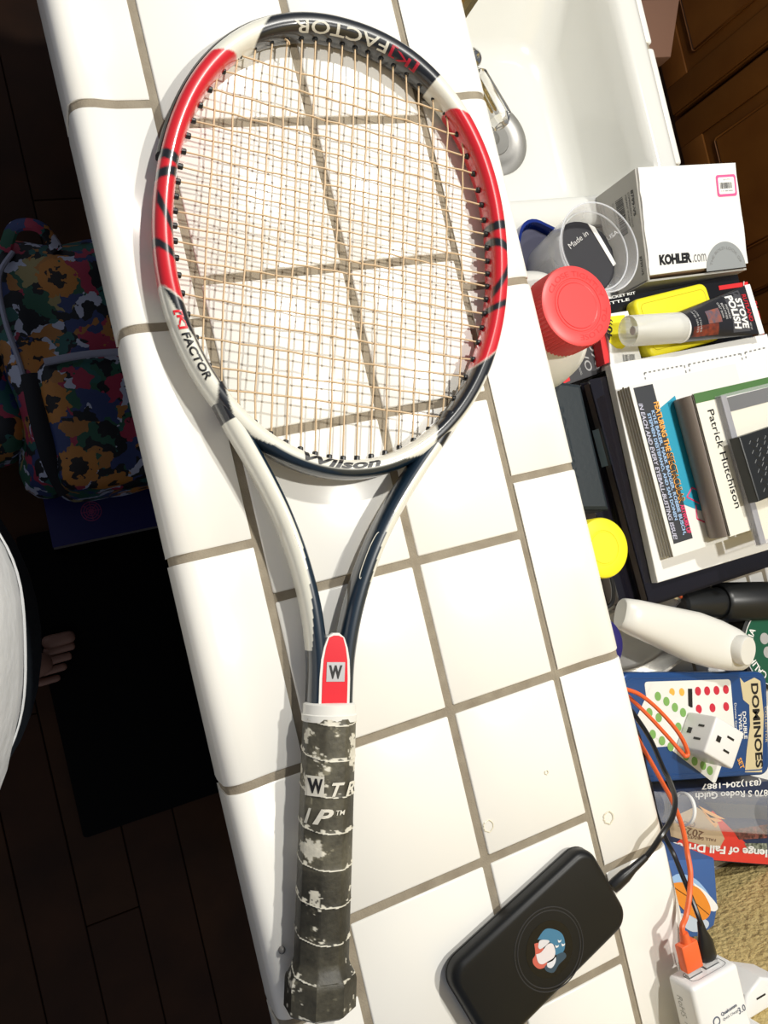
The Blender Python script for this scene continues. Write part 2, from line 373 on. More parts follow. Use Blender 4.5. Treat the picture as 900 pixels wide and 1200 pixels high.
# ------------------------------------------------------------------ cabinets across the kitchen, box on the floor
oc = thing('kitchen_cabinet', 'brown wooden base cabinets with raised panel doors across the kitchen', 'cabinet', (1.5, .3, FZ))
obj('carcass', box2(B(), (1.52, -.6, FZ + .1), (2.1, 1.9, -.18)), cab, oc, smooth=False)
obj('worktop', box2(B(), (1.49, -.6, -.18), (2.1, 1.9, -.14)), glaze, oc, smooth=False)
for k in range(5):
    y0 = -.56 + .485 * k; y1 = y0 + .475; z0, z1 = FZ + .12, -.34
    bm = B(); box2(bm, (1.500, y0, z0), (1.519, y1, z1), .003); d = obj('door', bm, cab, oc)
    for a, b in (((1.494, y0 + .004, z0), (1.5, y0 + .07, z1)), ((1.494, y1 - .07, z0), (1.5, y1 - .004, z1))): obj('stile', box2(B(), a, b, .002), cab, d)
    for a, b in (((1.494, y0 + .07, z1 - .07), (1.5, y1 - .07, z1)), ((1.494, y0 + .07, z0), (1.5, y1 - .07, z0 + .07))): obj('rail', box2(B(), a, b, .002), cab, d)
    bm = B(); box2(bm, (1.493, y0 + .10, z0 + .10), (1.5, y1 - .10, z1 - .10), .0065, 1); obj('raised_panel', bm, cab, d)
    obj('drawer', box2(B(), (1.500, y0, -.325), (1.519, y1, -.19), .004), cab, oc)
obj('plinth', box2(B(), (1.56, -.6, FZ), (2.1, 1.9, FZ + .1)), wm, oc, smooth=False)
q = [at(x, y, -.62) for x, y in ((700, 10), (787, 8), (777, 74), (700, 78))]
cb = thing('storage_box', 'tan box on the floor beyond the corner of the sink', 'box', (q[0].x, q[0].y, FZ))
bxm = mat('dull_tan_card', (.28, .15, .10), .7)
obj('body', prism(B(), [p[:2] for p in q], FZ + .001, -.63), bxm, cb, smooth=False)
obj('lid', prism(B(), [(p.x + (p.x - q[0].x) * .02, p.y + (p.y - q[3].y) * .02) for p in q], -.63, -.60, .003), bxm, cb)
# ------------------------------------------------------------------ tennis racket
rk = thing('tennis_racket', 'red, white and black tennis racket with a worn dark grip lying on the bar', 'racket', (-.0355, -.709, 0), math.atan2(-.2739, .9617))
zc = lambda s: .0117 + .0068 * (1 - s / .69)
CS, HA, HB, HW, HH = .5183, .1255, .1638, .0068, .0115
def hoop_pt(a):       # a = 0 at the tip, clockwise to +t
    n = 2.18 if math.cos(a) > 0 else 2.0
    c, s_ = math.cos(a), math.sin(a)
    r = (abs(s_) ** n + abs(c) ** n) ** (-1 / n)
    return HA * r * s_, CS + HB * r * c
WHT, RED, BLK, NVY = (.78, .765, .67), (.62, .012, .022), (.008, .010, .014), (.006, .018, .034)
def hoop_col(s, t, u, up=True):
    a = abs(t); ang = math.degrees(math.atan2(a, s - CS)); left = t < 0
    if s > .585:
        if ang < (24.5 - 4.5 * u if left else 25.5): return BLK
        if ang < (38.5 + 3 * u if left else 36.5 + 3 * u): return WHT
        return RED
    e = .458 + .007 * u if left else .449 + .011 * u
    if s > e:
        if abs(s - (.5505 if left else .5545) - .001 * u) < .0035: return BLK
        if abs(s - .539 + .003 * u) < .0035: return BLK
        q = .512 + .013 * u
        if abs(s - q) < .0045 and u > -.9 and u < .75 : return BLK
        if abs(s - (.491 if not left else .487) - .005 * u) < .003: return BLK
        return RED
    if s > e - .0012: return WHT
    if left:
        if s > .375:
            k = (.468 - s) / .05
            if u > max(-.45, 1 - 1.9 * k) and s > .398 - .006 * u: return WHT
            if s > .389 - .010 * u: return BLK
            return WHT if u < .6 else BLK
    else:
        if s > .378:
            if u > .45 and s < .435: return WHT
            if s > .3835 - .0055 * u: return BLK
            return WHT
    th = .15
    if a > .045: th = .15 + (a - .045) * 40
    return WHT if u < th else NVY
def sweep(pts, closed, hw, hh, colf, ns=60, expo=2.5):
    """pts: (t, s) centre line; section is a superellipse; returns mesh with 'paint' colours"""
    vs = []; fs = []; cols = []; n = len(pts)
    for i, (t, s) in enumerate(pts):
        a = pts[(i + 1) % n] if (closed or i < n - 1) else pts[i]; b = pts[i - 1] if (closed or i > 0) else pts[i]
        d = Vector((a[0] - b[0], a[1] - b[1])).normalized(); nx, ny = -d.y, d.x
        w = hw(i) if callable(hw) else hw; h = hh(i) if callable(hh) else hh
        for k in range(ns):
            q = 2 * PI * k / ns; c, sn = math.cos(q), math.sin(q)
            uu = math.copysign(abs(c) ** (2 / expo), c); vv = math.copysign(abs(sn) ** (2 / expo), sn)
            vs.append((t + nx * uu * w, s + ny * uu * w, zc(s) + vv * h)); cols.append(colf(s, t, uu, i))
    for i in range(n if closed else n - 1):
        for k in range(ns):
            j = (i + 1) % n; fs.append((i * ns + k, j * ns + k, j * ns + (k + 1) % ns, i * ns + (k + 1) % ns))
    if not closed: fs += [tuple(range(ns)), tuple(range((n - 1) * ns, n * ns))[::-1]]
    me = bpy.data.meshes.new('sweep'); me.from_pydata(vs, [], fs)
    ca = me.color_attributes.new('paint', 'FLOAT_COLOR', 'POINT')
    for i, c in enumerate(cols): ca.data[i].color = (*c, 1)
    bm = bmesh.new(); bm.from_mesh(me); bmesh.ops.recalc_face_normals(bm, faces=bm.faces); bm.to_mesh(me); bm.free()
    return me
lacq = mat('lacquered_frame', (.5, .5, .5), .3, coat=1, attr='paint')
NH = 1600; hp = [hoop_pt(-2 * PI * i / NH) for i in range(NH)]     # counter-clockwise so that the normal points outwards
def ncheck():
    d = Vector((hp[1][0] - hp[-1][0], hp[1][1] - hp[-1][1])).normalized(); return -d.y * 0 + d.x * 1
sg = 1 if ncheck() > 0 else -1
hw_h = lambda i: (HW + .0016 * max(0, math.cos(2 * PI * i / NH)) ** 3) * sg
obj('head_hoop', sweep(hp, True, hw_h, HH, lambda s, t, u, i: tuple(sum(hoop_col(s + a * .0005, t, u + b * .05)[k] for a in (-1, 1) for b in (-1, 1)) / 4 for k in range(3))), lacq, rk, local=True, label='oval head painted red, white and black')
armt = [(.402, .0862), (.395, .0822), (.38, .0735), (.36, .0602), (.34, .0478), (.32, .0368), (.30, .0278), (.28, .0206), (.26, .0150), (.24, .0112), (.22, .0092), (.19, .0088)]
for sd_ in (-1, 1):
    pts = [(p.x * sd_, p.y) for p in spline([(t, s, 0) for s, t in armt], 30)]
    def colf(s, t, u, i, sd_=sd_):
        uo = u * sd_
        if sd_ < 0:
            if s > .380: return BLK
            if s > .232: return WHT if uo > -.45 + max(0, .300 - s) * 18 else NVY
            return NVY
        if s > .379: return BLK
        th = -.1 + max(0, .335 - s) * 12
        return WHT if (uo > th and s > .262) else NVY
    # outer side: for the +t arm travelling towards -s the normal (-dy,dx) points to +t
    me = sweep(pts, False, lambda i: .0066, lambda i: .0108, colf)
    obj('throat_arm', me, lacq, rk, local=True, label='white arm with dark inner side')
# bumper guard round the tip
bp = [hoop_pt(math.radians(a)) for a in range(-78, 79, 2)]
bm = B(); tube(bm, [(t + (t) * .052, CS + (s - CS) * 1.046, zc(s) - .001) for t, s in bp], .0022, 8, 3.2); obj('bumper_guard', bm, blackpl, rk, local=True, label='thin black guard round the tip')
# strings
strm = mat('tan_string', (.62, .44, .25), .45)
MT = [.0050, .0152, .0258, .0362, .0470, .0580, .0700, .0822, .0955]; MT = [-t for t in MT[::-1]] + MT
CR = [.6420, .6267, .6105, .5973, .5848, .5731, .5612, .5501, .5391, .5284, .5181, .5078, .4973, .4858, .4743, .4623, .4485, .4336, .4161, .4010]
def hoop_s(t, top):   # inner wall position along the axis for a string at t
    best = min((abs(hoop_pt(math.radians(a / 2))[0] - t), a) for a in (range(-179, 180) if top else [*range(181, 540)]))
    return hoop_pt(math.radians(best[1] / 2))[1]
def hoop_t(s, sgn):
    best = min((abs(hoop_pt(math.radians(a / 2))[1] - s), a) for a in range(1, 360)); return sgn * hoop_pt(math.radians(best[1] / 2))[0]
grm = B(); lathe(grm, [(.0021, -.003), (.0021, .0028), (.0017, .0034), (.0009, .0034), (.0009, .0015), (0, .0015)], 10); gme = bpy.data.meshes.new('grommet'); grm.to_mesh(gme); grm.free(); gme.materials.append(blackpl)
def grommet(t, s, d):
    o = bpy.data.objects.new('grommet', gme); COL.objects.link(o); o.parent = rk
    o.location = (t, s, zc(s)); o.rotation_euler = Vector((d[0], d[1], 0)).to_track_quat('Z', 'Y').to_euler()
AMP = .0007; rnd = random.Random(3)
hang = [.0004 * rnd.uniform(-1, 1) for _ in range(60)]
for i, t in enumerate(MT):
    s1, s0 = hoop_s(t, True) - HW * .8, hoop_s(t, False) + HW * .8
    tt = t * .985
    pts = [(tt, s0, zc(s0))] + [(t + .0010 * math.sin(s * 47 + i * 1.7) * .5, s, zc(s) + AMP * (1 if (i + j) % 2 else -1)) for j, s in list(enumerate(CR))[::-1] if abs(t) < abs(hoop_t(s, 1)) - .010] + [(tt, s1, zc(s1))]
    bm = B(); tube(bm, pts, .00068, 6); obj('main_string', bm, strm, rk, local=True)
    grommet(t, s1 - .001, (0, -1)); grommet(t, s0 + .001, (0, 1))
for j, s in enumerate(CR):
    tr = hoop_t(s, 1) - HW * .8
    ins = [(i, t) for i, t in enumerate(MT) if abs(t) < tr - .002]
    pts = [(-tr, s, zc(s))] + [(t, s + .0012 * math.sin(t * 25 + j * 2.1) * .6, zc(s) - AMP * (1 if (i + j) % 2 else -1)) for i, t in ins] + [(tr, s, zc(s))]
    bm = B(); tube(bm, pts, .00068, 6); obj('cross_string', bm, strm, rk, local=True)
    grommet(-tr + .001, s, (1, 0)); grommet(tr - .001, s, (-1, 0))
# two tied-off knots near the tip
for t in (-.0470,):
    s = hoop_s(t, True) - .0105; bm = B()
    tube(bm, [(t + .0018 * math.cos(a * .9), s + a * .0009 - .003, zc(s) + .0018 + .0015 * math.sin(a * .9)) for a in range(9)], .0007, 6); obj('knot', bm, strm, rk, local=True)
# throat wedge with the red badge
zt = lambda s: zc(s) + .0110
bm = B(); prism(bm, [(-.0095, .19), (.0095, .19), (.0095, .222), (.0075, .234), (.004, .2405), (0, .242), (-.004, .2405), (-.0075, .234), (-.0095, .222)], .0075, .0272)
obj('throat_wedge', bm, mat('throat_navy', NVY, .22, coat=1), rk, local=True)
def badge(k, z, m, name, s0=.1945):
    pr = [(-.0105, s0), (.0105, s0), (.0105, .214), (.0098, .226), (.0082, .234), (.0058, .2405), (.002, .2435), (-.002, .2435), (-.0058, .2405), (-.0082, .234), (-.0098, .226), (-.0105, .214)]
    pr = [(t * k, min(s, .2435 - (1 - k) * .01)) for t, s in pr]
    vs = [(t, s, zc(s) + .0112 + z) for t, s in pr]; bm = B(); bm.faces.new([bm.verts.new(v) for v in vs]); bmesh.ops.recalc_face_normals(bm, faces=bm.faces)
    r = bmesh.ops.extrude_face_region(bm, geom=bm.faces[:]); bmesh.ops.translate(bm, vec=(0, 0, -.004), verts=[e for e in r['geom'] if isinstance(e, bmesh.types.BMVert)])
    bmesh.ops.recalc_face_normals(bm, faces=bm.faces)
    return obj(name, bm, m, rk, local=True, smooth=False)
redp = mat('red_lacquer', (.78, .02, .035), .25, coat=1)
badge(1.0, .0003, mat('white_lacquer', (.85, .84, .80), .25, coat=1), 'badge_border'); badge(.83, .0006, redp, 'red_badge')
zz = zc(.2186) + .0120
bm = B(); box(bm, (.0002, .2183, zz), (.0125, .0125, .0003)); obj('logo_plate', bm, mat('silver_foil', (.45, .45, .47), .35, .6), rk, local=True, smooth=False)
letters([('W', lambda u, v: Vector((-.0046 + .0092 * u, .2138 + .0088 * v, zz + .0004)), .045, 0, 0)], 'logo_letter', BLACK, rk, local=True)
# lettering on the hoop
def on_hoop(a0, a1, u0, u1, flip=1):
    def f(x, y):
        a = math.radians(a0 + (a1 - a0) * x); t, s = hoop_pt(a); t2, s2 = hoop_pt(a + .004)
        d = Vector((t2 - t, s2 - s)).normalized(); n = Vector((-d.y, d.x))
        if n.dot(Vector((t, s - CS))) < 0: n = -n
        u = u0 + (u1 - u0) * y; w = (HW + .0016 * max(0, math.cos(a)) ** 3)
        if abs(u) > 1:      # rolling down the inner wall
            q_ = math.radians(90 + (abs(u) - 1)); c_, s_ = math.cos(q_), math.sin(q_); u = -abs(c_) ** .8 * 1.04; z = zc(s) + (HH + .0004) * s_ ** .8
        else: z = zc(s) + HH * (max(0, 1 - abs(u) ** 2.5)) ** (1 / 2.5) + .00045
        return Vector((t + n.x * u * w, s + n.y * u * w, z))
    return f
dwhite = mat('pale_grey_decal', (.62, .60, .52), .4); dred = mat('dark_red_decal', (.40, .012, .03), .4)
letters([('FACTOR', on_hoop(13.0, -21, 1 + 8, 1 + 66), .01, .0, 2)], 'lettering', dwhite, rk, local=True)
letters([('[K]', on_hoop(25, 14.2, 1 + 10, 1 + 66), .01, 0, 2)], 'lettering', dred, rk, local=True, label='dark red letter in brackets')
letters([('Wilson', on_hoop(192.5, 166.5, .10, -.80), .035, .25, 2)], 'lettering', BLACK, rk, local=True, label='black script across the bridge')
letters([('FACTOR', on_hoop(-121.5, -134, .55, -.25), .03, .1, 2)], 'lettering', BLACK, rk, local=True)
letters([('[K]', on_hoop(-115.8, -120.8, .55, -.25), .03, .1, 2)], 'lettering', redp, rk, local=True, label='red letter in brackets')
# small outlined plates on the arms
for sd_, sa, sb in ((-1, .258, .232), (1, .312, .280)):
    def arm_t(s): 
        for (s1, t1), (s2, t2) in zip(armt, armt[1:]):
            if s1 >= s >= s2: return t1 + (t2 - t1) * (s1 - s) / (s1 - s2)
    if sd_ > 0:
        pp = []
        for k in range(40):
            a = 2 * PI * k / 40; s = (sa + sb) / 2 + (sa - sb) / 2 * math.copysign(abs(math.cos(a)) ** .5, math.cos(a)); pp.append((arm_t(s) - .0042 + .0016 * math.sin(a), s, zc(s) + .0096))
        bm = B(); tube(bm, pp, .00035, 5, closed=True); obj('outline_decal', bm, dwhite, rk, local=True)
# grip
gm = bpy.data.materials.new('worn_dark_grip'); gm.use_nodes = True; nt = gm.node_tree; b = nt.nodes['Principled BSDF']
a = nt.nodes.new('ShaderNodeAttribute'); a.attribute_name = 'paint'; nt.links.new(a.outputs['Color'], b.inputs['Base Color']); b.inputs['Roughness'].default_value = .5
tc = nt.nodes.new('ShaderNodeTexCoord'); n1 = nt.nodes.new('ShaderNodeTexNoise'); n1.inputs['Scale'].default_value = 350; n1.inputs['Detail'].default_value = 5
nt.links.new(tc.outputs['Object'], n1.inputs['Vector']); bp_ = nt.nodes.new('ShaderNodeBump'); bp_.inputs['Strength'].default_value = .5; bp_.inputs['Distance'].default_value = .0006
nt.links.new(n1.outputs['Fac'], bp_.inputs['Height']); nt.links.new(bp_.outputs['Normal'], b.inputs['Normal'])
def grip_r(s):
    if s < .010: return .0185 + (s - .0075) * 1.48
    if s < .026: return .0222
    if s < .040: return .0222 - (.0222 - .0176) * (1 - math.cos(PI * (s - .026) / .014)) / 2
    return .0176
def seam(s, th):      # distance past the last wrap seam, spiral
    return ((s - .0313) + .0040 * math.sin(th) - .0222 * (th / (2 * PI)) * .25) % .0222
vs = []; fs = []; cols = []; NR, NT = 420, 112
for i in range(NR + 1):
    s = .0075 + .181 * i / NR
    for k in range(NT):
        th = 2 * PI * k / NT
        oc8 = 1 / max(abs(math.cos(((th + PI / 8) % (PI / 4)) - PI / 8)), .9) if True else 1
        r = grip_r(s) * (.985 * (oc8 * .5 + .5 if s > .03 else oc8) - .012 * (s <= .03)); sm = seam(s, th)
        ridge = .0007 * math.exp(-(sm / .0016)) if s > .030 else 0
        r += ridge - .0003
        p = Vector((r * math.cos(th), s, .0190 + r * .93 * math.sin(th)))
        q = Vector((p.x * 1, s, p.z))
        n_ = noise.noise(q * 62) * .6 + noise.noise(q * 190) * .35 + noise.noise(q * 560) * .22
        side = .5 + .5 * math.cos(th)      # 1 at +t side
        up = s / .19
        thr = .52 - .14 * (up > .70) - .50 * max(math.exp(-((p.x - bx) ** 2 + ((s - bs) * .8) ** 2) / (br * br)) for bx, bs, br in ((-.0095, .083, .0055), (-.013, .108, .0045), (.013, .166, .0055), (-.008, .168, .006), (.011, .016, .0055), (.014, .175, .005))) - .10 * (abs(side - .5) > .35) - .05 * (s < .04) - .16 * math.exp(-((p.x + .009) / .006) ** 2) * (.06 < s < .13)
        worn = (n_ > thr) or (sm < .0009 and s > .030 and noise.noise(q * 300) > -.25 - .2) or (sm < .0028 and noise.noise(q * 240) > .22)
        base = Vector((.062, .057, .040)) * (.75 + .5 * noise.noise(q * 35 + Vector((5, 0, 0)))) * (1.6 if up > .5 else 1.0)
        f_ = noise.noise(q * 130) * .5 + noise.noise(q * 420) * .5
        base = base * (1 + .7 * f_); c = tuple(Vector((.66, .63, .53)) * (1 + .25 * f_)) if worn else tuple(base)
        if not worn and n_ > thr - .10 and f_ > 0: c = tuple(base * 2.2)
        vs.append(tuple(p)); cols.append(c)
for i in range(NR):
    for k in range(NT): fs.append((i * NT + k, i * NT + (k + 1) % NT, (i + 1) * NT + (k + 1) % NT, (i + 1) * NT + k))
fs += [tuple(range(NT)), tuple(range(NR * NT, (NR + 1) * NT))]
me = bpy.data.meshes.new('grip'); me.from_pydata(vs, [], fs); ca = me.color_attributes.new('paint', 'FLOAT_COLOR', 'POINT')
for i, c in enumerate(cols): ca.data[i].color = (*c, 1)
bm = bmesh.new(); bm.from_mesh(me); bmesh.ops.recalc_face_normals(bm, faces=bm.faces); bm.to_mesh(me); bm.free()
obj('grip', me, gm, rk, local=True, label='dark grip wrap worn pale in patches')
bm = B(); box(bm, (0, 0, 0), (.001, .001, .001)); bm.free()
Mc = Matrix.Translation((0, .1875, .0188)) @ Matrix.Rotation(-PI / 2, 4, 'X')
obj('collar', lathe(B(), [(.0165, -.002), (.0183, -.0012), (.0186, .003), (.0178, .0035), (.0176, .0095), (.016, .0105), (.012, .0108)], 40, Mc @ Matrix.Diagonal((1, .88, 1, 1))), mat('white_rubber', (.80, .79, .74), .5), rk, local=True, label='white rubber collar above the grip')
def on_grip(t0, t1, s0, s1, e=.0007):
    def f(x, y):
        t = t0 + (t1 - t0) * x; s = s0 + (s1 - s0) * y; r = grip_r(s) * 1.0
        tt = max(-.0172, min(.0172, t)); th = math.acos(tt / .0178); oc8 = 1 / max(abs(math.cos(((th + PI / 8) % (PI / 4)) - PI / 8)), .9)
        r = grip_r(s) * .985 * (oc8 * .5 + .5)
        return Vector((r * math.cos(th), s, .0190 + (r * .93) * math.sin(th) + e))
    return f
def gpatch(t0, t1, s0, s1, e, n=10):
    f = on_grip(t0, t1, s0, s1, e); bm = B(); g = [[bm.verts.new(f(i / n, j / 3)) for i in range(n + 1)] for j in range(4)]
    for j in range(3):
        for i in range(n): bm.faces.new((g[j][i], g[j][i + 1], g[j + 1][i + 1], g[j + 1][i]))
    return bm
obj('logo_plate', gpatch(-.0168, -.0072, .1410, .1535, .0008), mat('chalk_print', (.72, .69, .60), .6), rk, local=True, smooth=False)
cp = MATS['chalk_print']
letters([('W', on_grip(-.0162, -.0082, .1428, .1520, .0011), .045, 0, 1)], 'logo_letter', BLACK, rk, local=True)
letters([('T', on_grip(-.0025, .0065, .1410, .1495), .03, .35, 1), ('R', on_grip(.0075, .0165, .1405, .1490), .03, .35, 1)], 'lettering', cp, rk, local=True)
letters([('I', on_grip(-.0168, -.0140, .1240, .1335), .02, .3, 1), ('P', on_grip(-.0132, -.0005, .1240, .1335), .03, .35, 1), ('TM', on_grip(.001, .0072, .1295, .1325), .01, .2, 1)], 'lettering', cp, rk, local=True)
# ------------------------------------------------------------------ power bank
pbz = math.radians(17.6); pc = (.1317, -.730)
pb = thing('power_bank', 'black rounded power bank with a round sticker, lying on the bar tiles', 'power bank', (*pc, 0), pbz)
satin = mat('satin_black', (.006, .0065, .007), .4, spec=.4)
def rbox(cx, cy, w, h, r, z0, z1_, b, rz=0, k=5):
    R_ = []
    for q_ in range(k + 1):
        a = PI / 2 * q_ / k; i_ = b * (1 - math.sin(a)); R_.append([(x, y, z0 + b * (1 - math.cos(a))) for x, y in rrect(cx, cy, w - 2 * i_, h - 2 * i_, max(r - i_, .001), rz, 8)])
    R_ += [[(x, y, z0 + z1_ - z) for x, y, z in q_] for q_ in R_[::-1]]
    bm = bmesh.new(); V = [[bm.verts.new(p) for p in q_] for q_ in R_]; n = len(V[0])
    for a, b_ in zip(V, V[1:]):
        for i in range(n): bm.faces.new((a[i], a[(i + 1) % n], b_[(i + 1) % n], b_[i]))
    bm.faces.new(V[0][::-1]); bm.faces.new(V[-1]); bmesh.ops.recalc_face_normals(bm, faces=bm.faces); return bm
bm = rbox(0, 0, .139, .070, .0145, .0008, .0180, .0055); obj('body', bm, satin, pb, local=True)
bm = B(); prism(bm, rrect(0, 0, .1396, .0706, .0148, 0, 8), .0060, .0068); obj('seam_band', bm, mat('seam_black', (.003, .003, .003), .4), pb, local=True)
cx, cy = .0023, -.0045
for r, nm in ((.0285, 'charging_ring'), (.0262, 'charging_ring')):
    bm = B(); tube(bm, [(cx + r * math.cos(2 * PI * k / 60), cy + r * math.sin(2 * PI * k / 60), .0179) for k in range(60)], .00045, 6, closed=True); obj(nm, bm, mat('grey_ring', (.035, .035, .038), .4), pb, local=True)
bm = B(); prism(bm, circ((cx, cy), .0195, 48), .0179, .01815); stk = obj('sticker', bm, mat('gloss_black', (.006, .006, .006), .12), pb, local=True, smooth=False, label='round black sticker with a blue, white and red picture')
def stick(pts, z, col, nm='picture_patch'):
    w = [at(590 + x * 110 / 900, 1040 + y * 110 / 900, .0182) for x, y in pts]; w = spline([*w, w[0]], 4)[:-1]
    bm = B(); flat(bm, [p[:2] for p in w], z); obj(nm, bm, mat('sticker_%d_%d_%d' % tuple(int(c * 99) for c in col), col, .35), stk, smooth=False)
stick([(325, 500), (400, 400), (500, 405), (565, 450), (590, 540), (570, 620), (500, 645), (490, 560), (430, 520), (370, 500)], .01825, (.06, .20, .33))
stick([(505, 645), (575, 620), (600, 665), (530, 740), (480, 815), (410, 800), (400, 750), (500, 700)], .01830, (.04, .075, .11))
stick([(295, 540), (350, 535), (400, 620), (420, 700), (400, 760), (340, 780), (290, 740), (280, 690), (305, 640)], .01828, (.62, .13, .09))
stick([(330, 570), (345, 510), (400, 500), (440, 515), (400, 560), (350, 590)], .01845, (.72, .70, .72))
stick([(310, 640), (360, 620), (420, 545), (470, 540), (495, 610), (480, 670), (420, 710), (370, 735), (330, 715)], .01850, (.78, .72, .72))
stick([(415, 725), (470, 700), (500, 665), (495, 720), (460, 770), (420, 760)], .01852, (.74, .74, .78))
for x, y in ((510, 560), (535, 510), (570, 545)): stick([(x - 18, y - 12), (x + 2, y - 2), (x + 16, y - 12), (x + 12, y + 8), (x - 10, y + 16)], .01860, (.8, .8, .8))
# ------------------------------------------------------------------ charger and outlets on the end wall
z1 = .036; q = at(811, 1159, z1); cw, cth = .047, .026
ox0 = q.x - .001; cy1 = q.y
ol = thing('wall_outlet_tap', 'white plastic outlet tap on the tan wall behind the charger', 'outlet', (.32, WY, -.01))
bm = B(); box2(bm, (.225, WY + .0008, -.030), (.305, WY + .006, .070), .002, 2); tb = obj('housing', bm, whitepl, ol)
bm = B(); prism(bm, [(.300, WY + .001), (.309, WY + .020), (.328, WY + .027), (.352, WY + .014), (.354, WY + .001)], -.034, .0, .0025, 3); obj('tap_block', bm, whitepl, ol)
obj('slot', box2(B(), (.318, WY + .0125, -.0004), (.328, WY + .0140, .0002)), BLACK, ol, smooth=False)
ch = thing('usb_charger', 'white two-port usb charger standing out from the wall outlet', 'charger', (ox0 + cw / 2, WY + .010, z1 - cth / 2))
bm = B(); box2(bm, (ox0, WY + .010, z1 - cth), (ox0 + cw, cy1, z1), .0035, 4); obj('body', bm, whitepl, ch)
for dx in (-.008, .008): obj('prong', box2(B(), (ox0 + cw / 2 + dx - .001, WY + .004, z1 - .016), (ox0 + cw / 2 + dx + .001, WY + .012, z1 - .009)), chrome, ch, smooth=False)
bm = B(); rr = [(ox0 + .0075 + (cw - .013) * (x), z1 - .0045 - (cth - .012) * y) for x, y in rrect(.5, .5, 1, 1, .2, 0, 4)]
tube(bm, [(x, cy1 + .0001, z) for x, z in rr], .00025, 4, closed=True); obj('port_frame', bm, GREYP, ch)
xa, xb = ox0 + .0145, ox0 + .0315; zp = z1 - .0125
for x in (xa, xb): obj('port', box2(B(), (x - .0068, cy1 - .002, zp - .0028), (x + .0068, cy1 + .0002, zp + .0028)), mat('port_metal', (.35, .35, .35), .3, 1), ch, smooth=False)
ci = at(868, 1193, z1)
letters([line('Qualcomm', at(846, 1192, z1 + .0003), at(864, 1180, z1 + .0003), .0032, .03), line('Quick Charge', at(848, 1197.5, z1 + .0003), at(866, 1186, z1 + .0003), .0026), line('3.0', at(866.5, 1189, z1 + .0003), at(874.5, 1183.5, z1 + .0003), .0050, .01)], 'lettering', mat('slate_print', (.10, .12, .17), .5), ch)
bm = B(); c_ = at(840, 1197, z1 + .0002); tube(bm, [(c_.x + .0030 * math.cos(2 * PI * k / 24), c_.y + .0030 * math.sin(2 * PI * k / 24), z1 + .0001) for k in range(24)], .0005, 5, closed=True)
bm2 = obj('logo_ring', bm, MATS['slate_print'], ch)
letters([('RoHS', lambda u, v: Vector((ox0 - .0002, cy1 - .012 - .016 * u, z1 - .019 + .006 * v)), 0, 0, 0), ('MODEL', lambda u, v: Vector((ox0 - .0002, cy1 - .032 - .016 * u, z1 - .017 + .003 * v)), 0, 0, 0)], 'lettering', mat('faint_print', (.45, .45, .43), .5), ch)
# ------------------------------------------------------------------ cables
orange = mat('orange_rubber', (.86, .14, .035), .42)
blk = mat('black_rubber', (.010, .010, .011), .3)
def zcab(y): # height of the leads by where they run
    k = [(760, -.135), (830, -.115), (870, -.095), (900, -.07), (950, -.025), (1000, .005), (1050, .018), (1100, z1 - .0125), (1200, z1 - .0125)]
    for (a, za), (b_, zb) in zip(k, k[1:]):
        if a <= y <= b_: return za + (zb - za) * (y - a) / (b_ - a)
    return -.13
oc_ = thing('orange_cable', 'orange usb cable looping from the charger over the domino tin', 'cable', (xa, cy1, 0))
p = [Vector((xa, cy1 + .027, zp)), Vector((xa - .0003, cy1 + .036, zp))]
p += [at(x, y, zcab(y)) for x, y in ((804, 1073), (808, 1049), (809, 1022), (805.5, 1000), (803, 985), (798, 964), (787, 937), (775.6, 916), (764, 895), (748.5, 868), (733, 838))]
p += [at(715, 800, -.13), at(712, 788, -.135), at(718, 796, -.125), at(730, 806, -.12), at(748, 813, -.118), at(765.6, 826, -.115), at(785, 846, -.110), at(799, 865, -.108), at(806, 882, -.108), at(803, 886, -.108), at(797, 880, -.112), at(785, 866, -.118), at(763, 842, -.122), at(743.6, 823, -.128), at(726, 808, -.135), at(700, 790, -.16)]
bm = B(); tube(bm, spline(p, 8), .0021, 8); obj('lead', bm, orange, oc_)
bm = B(); box2(bm, (xa - .0080, cy1 + .0045, zp - .0042), (xa + .0080, cy1 + .0250, zp + .0042), .0012); obj('plug', bm, orange, oc_)
bm = B(); tube(bm, [(xa, cy1 + .0245, zp), (xa, cy1 + .032, zp)], [.0042, .0032], 10); obj('strain_relief', bm, orange, oc_)
obj('connector', box2(B(), (xa - .006, cy1 + .0003, zp - .0022), (xa + .006, cy1 + .005, zp + .0022)), chrome, oc_, smooth=False)
b2 = thing('black_cable', 'black usb cable from the charger down to the counter', 'cable', (xb, cy1, 0))
p = [Vector((xb, cy1 + .030, zp)), Vector((xb, cy1 + .036, zp))] + [at(x, y, zcab(y) - .003) for x, y in ((809, 1049), (798, 1022), (789, 1000), (779, 980), (769, 953), (763, 925), (756, 900), (751, 870), (739, 841), (728, 818), (712, 795), (700, 780))]
bm = B(); tube(bm, spline(p, 8), .0019, 8); obj('lead', bm, blk, b2)
bm = B(); tube(bm, [(xb, cy1 + .0045, zp), (xb, cy1 + .006, zp), (xb, cy1 + .018, zp), (xb, cy1 + .026, zp), (xb, cy1 + .034, zp)], [.0068, .0076, .0072, .004, .0026], 12, .6); obj('plug', bm, blk, b2)
obj('connector', box2(B(), (xb - .006, cy1 + .0003, zp - .0022), (xb + .006, cy1 + .005, zp + .0022)), chrome, b2, smooth=False)
b3 = thing('charging_lead', 'black lead plugged into the corner of the power bank', 'cable', (.2, -.70, 0))
e0 = at(722, 1036, .0095); e1 = at(757, 1004, .0135)
